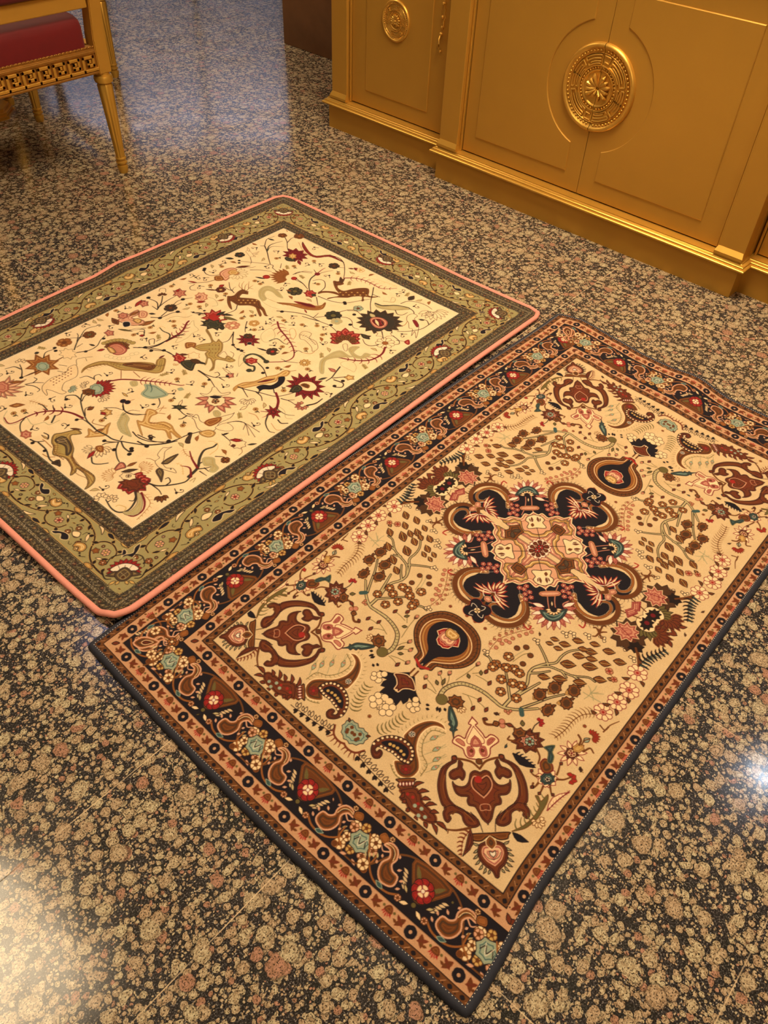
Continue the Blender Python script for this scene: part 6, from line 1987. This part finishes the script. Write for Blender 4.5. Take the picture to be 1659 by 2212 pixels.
def animal_weave(res):
    c=Cv(-31,-12,1198,1712,res,'f'); border_olive(c,-31,-12,1198,1712,[[602],[554,1306],[602],[554,1317]]); weave(c,DATA1); fill_gaps(c,.3,'f',9,178,990,195,1505,2000,16.,1); fill_gaps(c,.3,'f',10,174,994,193,1508,3500,10.,1)
    for k,b in enumerate(((27,121,46,1654),(1046,1140,46,1654),(27,1140,46,140),(27,1140,1560,1654))): fill_gaps(c,.3,'G',30+k,*b,5200,5.,3)
    return c
# ------------------------------------------------------------ rugs
def ss(a,b,x): t=np.clip((x-a)/(b-a),0,1); return t*t*(3-2*t)
THICK=.009
def gain(a,g):
    l=np.where(a<=.04045,a/12.92,((a+.055)/1.055)**2.4); return np.clip(l**1.12*np.array(g,np.float32),0,1)
def make_rug(name,label,cv,mat,origin,yaw,flip,warp,lift,bind):
    S,T=np.meshgrid(cv.x0+np.arange(cv.nx)*cv.res,cv.y0+np.arange(cv.ny)*cv.res)
    ws,wt=warp(S,T); z=THICK+lift(S,T)
    root=empty(name,(*origin,0),0,label,'rug')
    c,s=math.cos(yaw),math.sin(yaw)
    def toloc(a,b):   # a across, b along (mm) -> metres in the root frame
        a=a/1000;b=b/1000
        return (b*c+flip*a*s, b*s-flip*a*c)
    X,Y=toloc(ws,wt); ny,nx=S.shape
    V=np.stack([X,Y,z],-1).reshape(-1,3)
    idx=np.arange(nx*ny).reshape(ny,nx)
    Fq=np.stack([idx[:-1,:-1],idx[:-1,1:],idx[1:,1:],idx[1:,:-1]],-1).reshape(-1,4)
    ring=np.concatenate([idx[0,:-1],idx[:-1,-1],idx[-1,:0:-1],idx[:0:-1,0]])
    low=V[ring].copy(); low[:,2]-=THICK-.001; nl=len(ring); lid=nx*ny+np.arange(nl); j=np.roll(np.arange(nl),-1)
    side=np.stack([ring,lid,lid[j],ring[j]],-1); V=np.concatenate([V,low]); Fa=np.concatenate([Fq,side])
    if flip<0 or True:
        a,b,d=V[Fq[0][0]],V[Fq[0][1]],V[Fq[0][3]]
        if np.cross(b-a,d-a)[2]<0: Fa=Fa[:,::-1].copy()
    me=bpy.data.meshes.new('pile'); me.vertices.add(len(V)); me.vertices.foreach_set('co',V.astype(np.float32).ravel())
    me.loops.add(Fa.size); me.loops.foreach_set('vertex_index',Fa.astype(np.int32).ravel())
    me.polygons.add(len(Fa)); me.polygons.foreach_set('loop_start',(np.arange(len(Fa))*4).astype(np.int32)); me.polygons.foreach_set('loop_total',np.full(len(Fa),4,np.int32))
    me.update(calc_edges=True)
    at=me.color_attributes.new('weave','FLOAT_COLOR' if False else 'BYTE_COLOR','POINT')
    col=cv.a.reshape(-1,3); col=np.concatenate([col,col[ring]*0+.25]); col=gain(col,GAIN)
    at.data.foreach_set('color',np.concatenate([col,np.ones((len(col),1))],1).astype(np.float32).ravel())
    me.materials.append(mat); pile_o=link(bpy.data.objects.new('pile',me),root)
    me.polygons.foreach_set('use_smooth',np.ones(len(Fa),bool))
    # border line of the rug, resampled for the binding
    P=V[ring]; step=max(1,int(round(6/cv.res))); P=P[::step]
    cen=P.mean(0)
    t=np.roll(P,-1,0)-np.roll(P,1,0); t/=np.linalg.norm(t[:,:2],axis=1)[:,None]+1e-9; n=np.stack([t[:,1],-t[:,0]],1)
    if ((P[:,:2]-cen[:2])*n).sum()<0: n=-n
    # soften normals at corners
    for _ in range(2): n=(np.roll(n,1,0)+n+np.roll(n,-1,0)); n/=np.linalg.norm(n,axis=1)[:,None]
    bm=bmesh.new(); rows=[]
    for o,dz in bind['prof']:
        rows.append([bm.verts.new((P[i,0]+n[i,0]*o,P[i,1]+n[i,1]*o,max(.0005,P[i,2]+(dz if dz>-THICK else 0) if dz>-THICK else (P[i,2]-THICK)*bind.get('hang',1)+.0006))) for i in range(len(P))])
    for A,B in zip(rows,rows[1:]+([rows[0]] if bind.get('close') else [])):
        for i in range(len(P)): k=(i+1)%len(P); bm.faces.new((A[i],A[k],B[k],B[i]))
    mesh_ob('binding',bm,bind['mat'],root,True,70)
    if bind.get('stitch'):
        bm=bmesh.new(); Q=V[ring]; d=np.r_[0,np.cumsum(np.linalg.norm(np.diff(Q,axis=0),axis=1))]; tot=d[-1]; m=int(tot/.0062)
        for k in range(m):
            u=(k+.5)/m*tot; i=min(len(Q)-2,int(np.searchsorted(d,u))-1); i=max(0,i)
            if i%1==0:
                a=Q[i]; tt=Q[i+1]-Q[i]; tt/=np.linalg.norm(tt)+1e-9; a0=a-tt*.0018; a1=a+tt*.0018
                s_=np.array([tt[1],-tt[0],0])*.0009; up=np.array([0,0,.0012])
                v=[bm.verts.new(p) for p in (a0-s_+up*.2,a0+s_+up*.2,a1+s_+up*.2,a1-s_+up*.2,(a0+a1)/2+up*1.3-s_*.6,(a0+a1)/2+up*1.3+s_*.6)]
                bm.faces.new((v[0],v[1],v[5],v[4])); bm.faces.new((v[4],v[5],v[2],v[3])); bm.faces.new((v[0],v[4],v[3])); bm.faces.new((v[1],v[2],v[5]))
        mesh_ob('stitching',bm,WHITE,root)
    return root
GAIN=(.84,.90,1.16)
O2=(-.59269931,.92876981); YAW2=R(50.50458338857922)
O1=(-.58052341,1.01035175); YAW1=R(51.885459269799874)
def warp2(S,T):
    W,L=981.,1789.; a=S/W; b=T/L
    dsL=-17*np.sin(math.pi*np.clip(b,0,1)); dsR=-20*ss(0,.15,b)
    dtB=-13*np.sin(math.pi*a); dtT=np.interp(S,[0,76,231,304,436,515,620,738,981],[4,18,14,2,-8,-14,-28,-30,-36])
    return S+dsL*(1-a)+dsR*a, T+dtB*(1-b)+dtT*b
def lift2(S,T):
    z=.0015*np.sin(S/130.)*np.sin(T/170.)+.001*np.sin(S/61.+T/90.)
    z=z+.014*np.exp(-((S-515)/70.)**2)*ss(1640,1789,T)+.010*np.exp(-((S-90)/90.)**2)*ss(1680,1789,T)
    z=z+.003*np.sin(S/38.)**2*(1-ss(0,70,T))+.003*np.sin(T/46.)**2*ss(915,981,S)
    return np.maximum(z,-.001)
def warp1(S,T):
    b=(T+12)/1724.; a=(S+31)/1229.
    dtT=np.interp(S,[-31,300,760,1198],[-14,-14,4,18]); dsR=np.interp(T,[-12,460,1712],[0,0,24])
    # corners slightly rounded
    r=26.; cx=np.minimum(S+31,1198-S); cy=np.minimum(T+12,1712-T); k=np.clip(1-(cx+cy)/(2*r),0,1)**1.5*r*.5
    sx=np.where(S<580,1,-1); sy=np.where(T<850,1,-1)
    return S+dsR*a**3+sx*k, T+dtT*b+sy*k
def lift1(S,T):
    z=.0015*np.sin(S/150.+1)*np.sin(T/160.)
    z=z+np.interp(T,[0,462,560,708,813,905,994,1139,1259,1491,1712],[.0,.0,.003,.006,.006,.017,.013,.011,.007,.004,.0])*ss(1060,1198,S)
    z=z+np.interp(S,[-31,100,160,389,800,1198],[.004,.001,.002,.018,.018,.004])*(1-ss(-12,110,T))
    return z+over(S,T)
def over(S,T):
    # where this rug lies on the other one it is lifted by the other's thickness
    c1,s1=math.cos(YAW1),math.sin(YAW1); a=S/1000;b=T/1000
    X=O1[0]+b*c1-a*s1; Y=O1[1]+b*s1+a*c1
    c2,s2=math.cos(YAW2),math.sin(YAW2); dx,dy=X-O2[0],Y-O2[1]
    s=dx*s2-dy*c2; t=dx*c2+dy*s2
    return .0125*ss(-.075,-.024,s+.017*np.sin(math.pi*np.clip(t/1.789,0,1)))*ss(-.05,.0,t)*(1-ss(1.75,1.85,t))
PILE=pile('knotted wool pile')
cv=medallion_weave(1.25)
make_rug('medallion_rug','beige rug with dark central medallion, navy flower border and blue binding, nearest the viewer',cv,PILE,O2,YAW2,1,warp2,lift2,
 dict(prof=[(-.002,.0002),(.002,.0018),(.006,.0014),(.0095,-.001),(.012,-.0045),(.0130,-.0075),(.0128,-1)],mat=BLUE,stitch=True,hang=1.))
cv=animal_weave(1.45)
rr=.0082; pr=[(.003+rr*math.cos(q*math.pi/5),-.0028+rr*math.sin(q*math.pi/5)*.82) for q in range(10)]
make_rug('animal_rug','cream rug with deer, birds and vines, olive border and salmon pink corded edge',cv,PILE,O1,YAW1,-1,warp1,lift1,
 dict(prof=pr,mat=PINK,close=True))
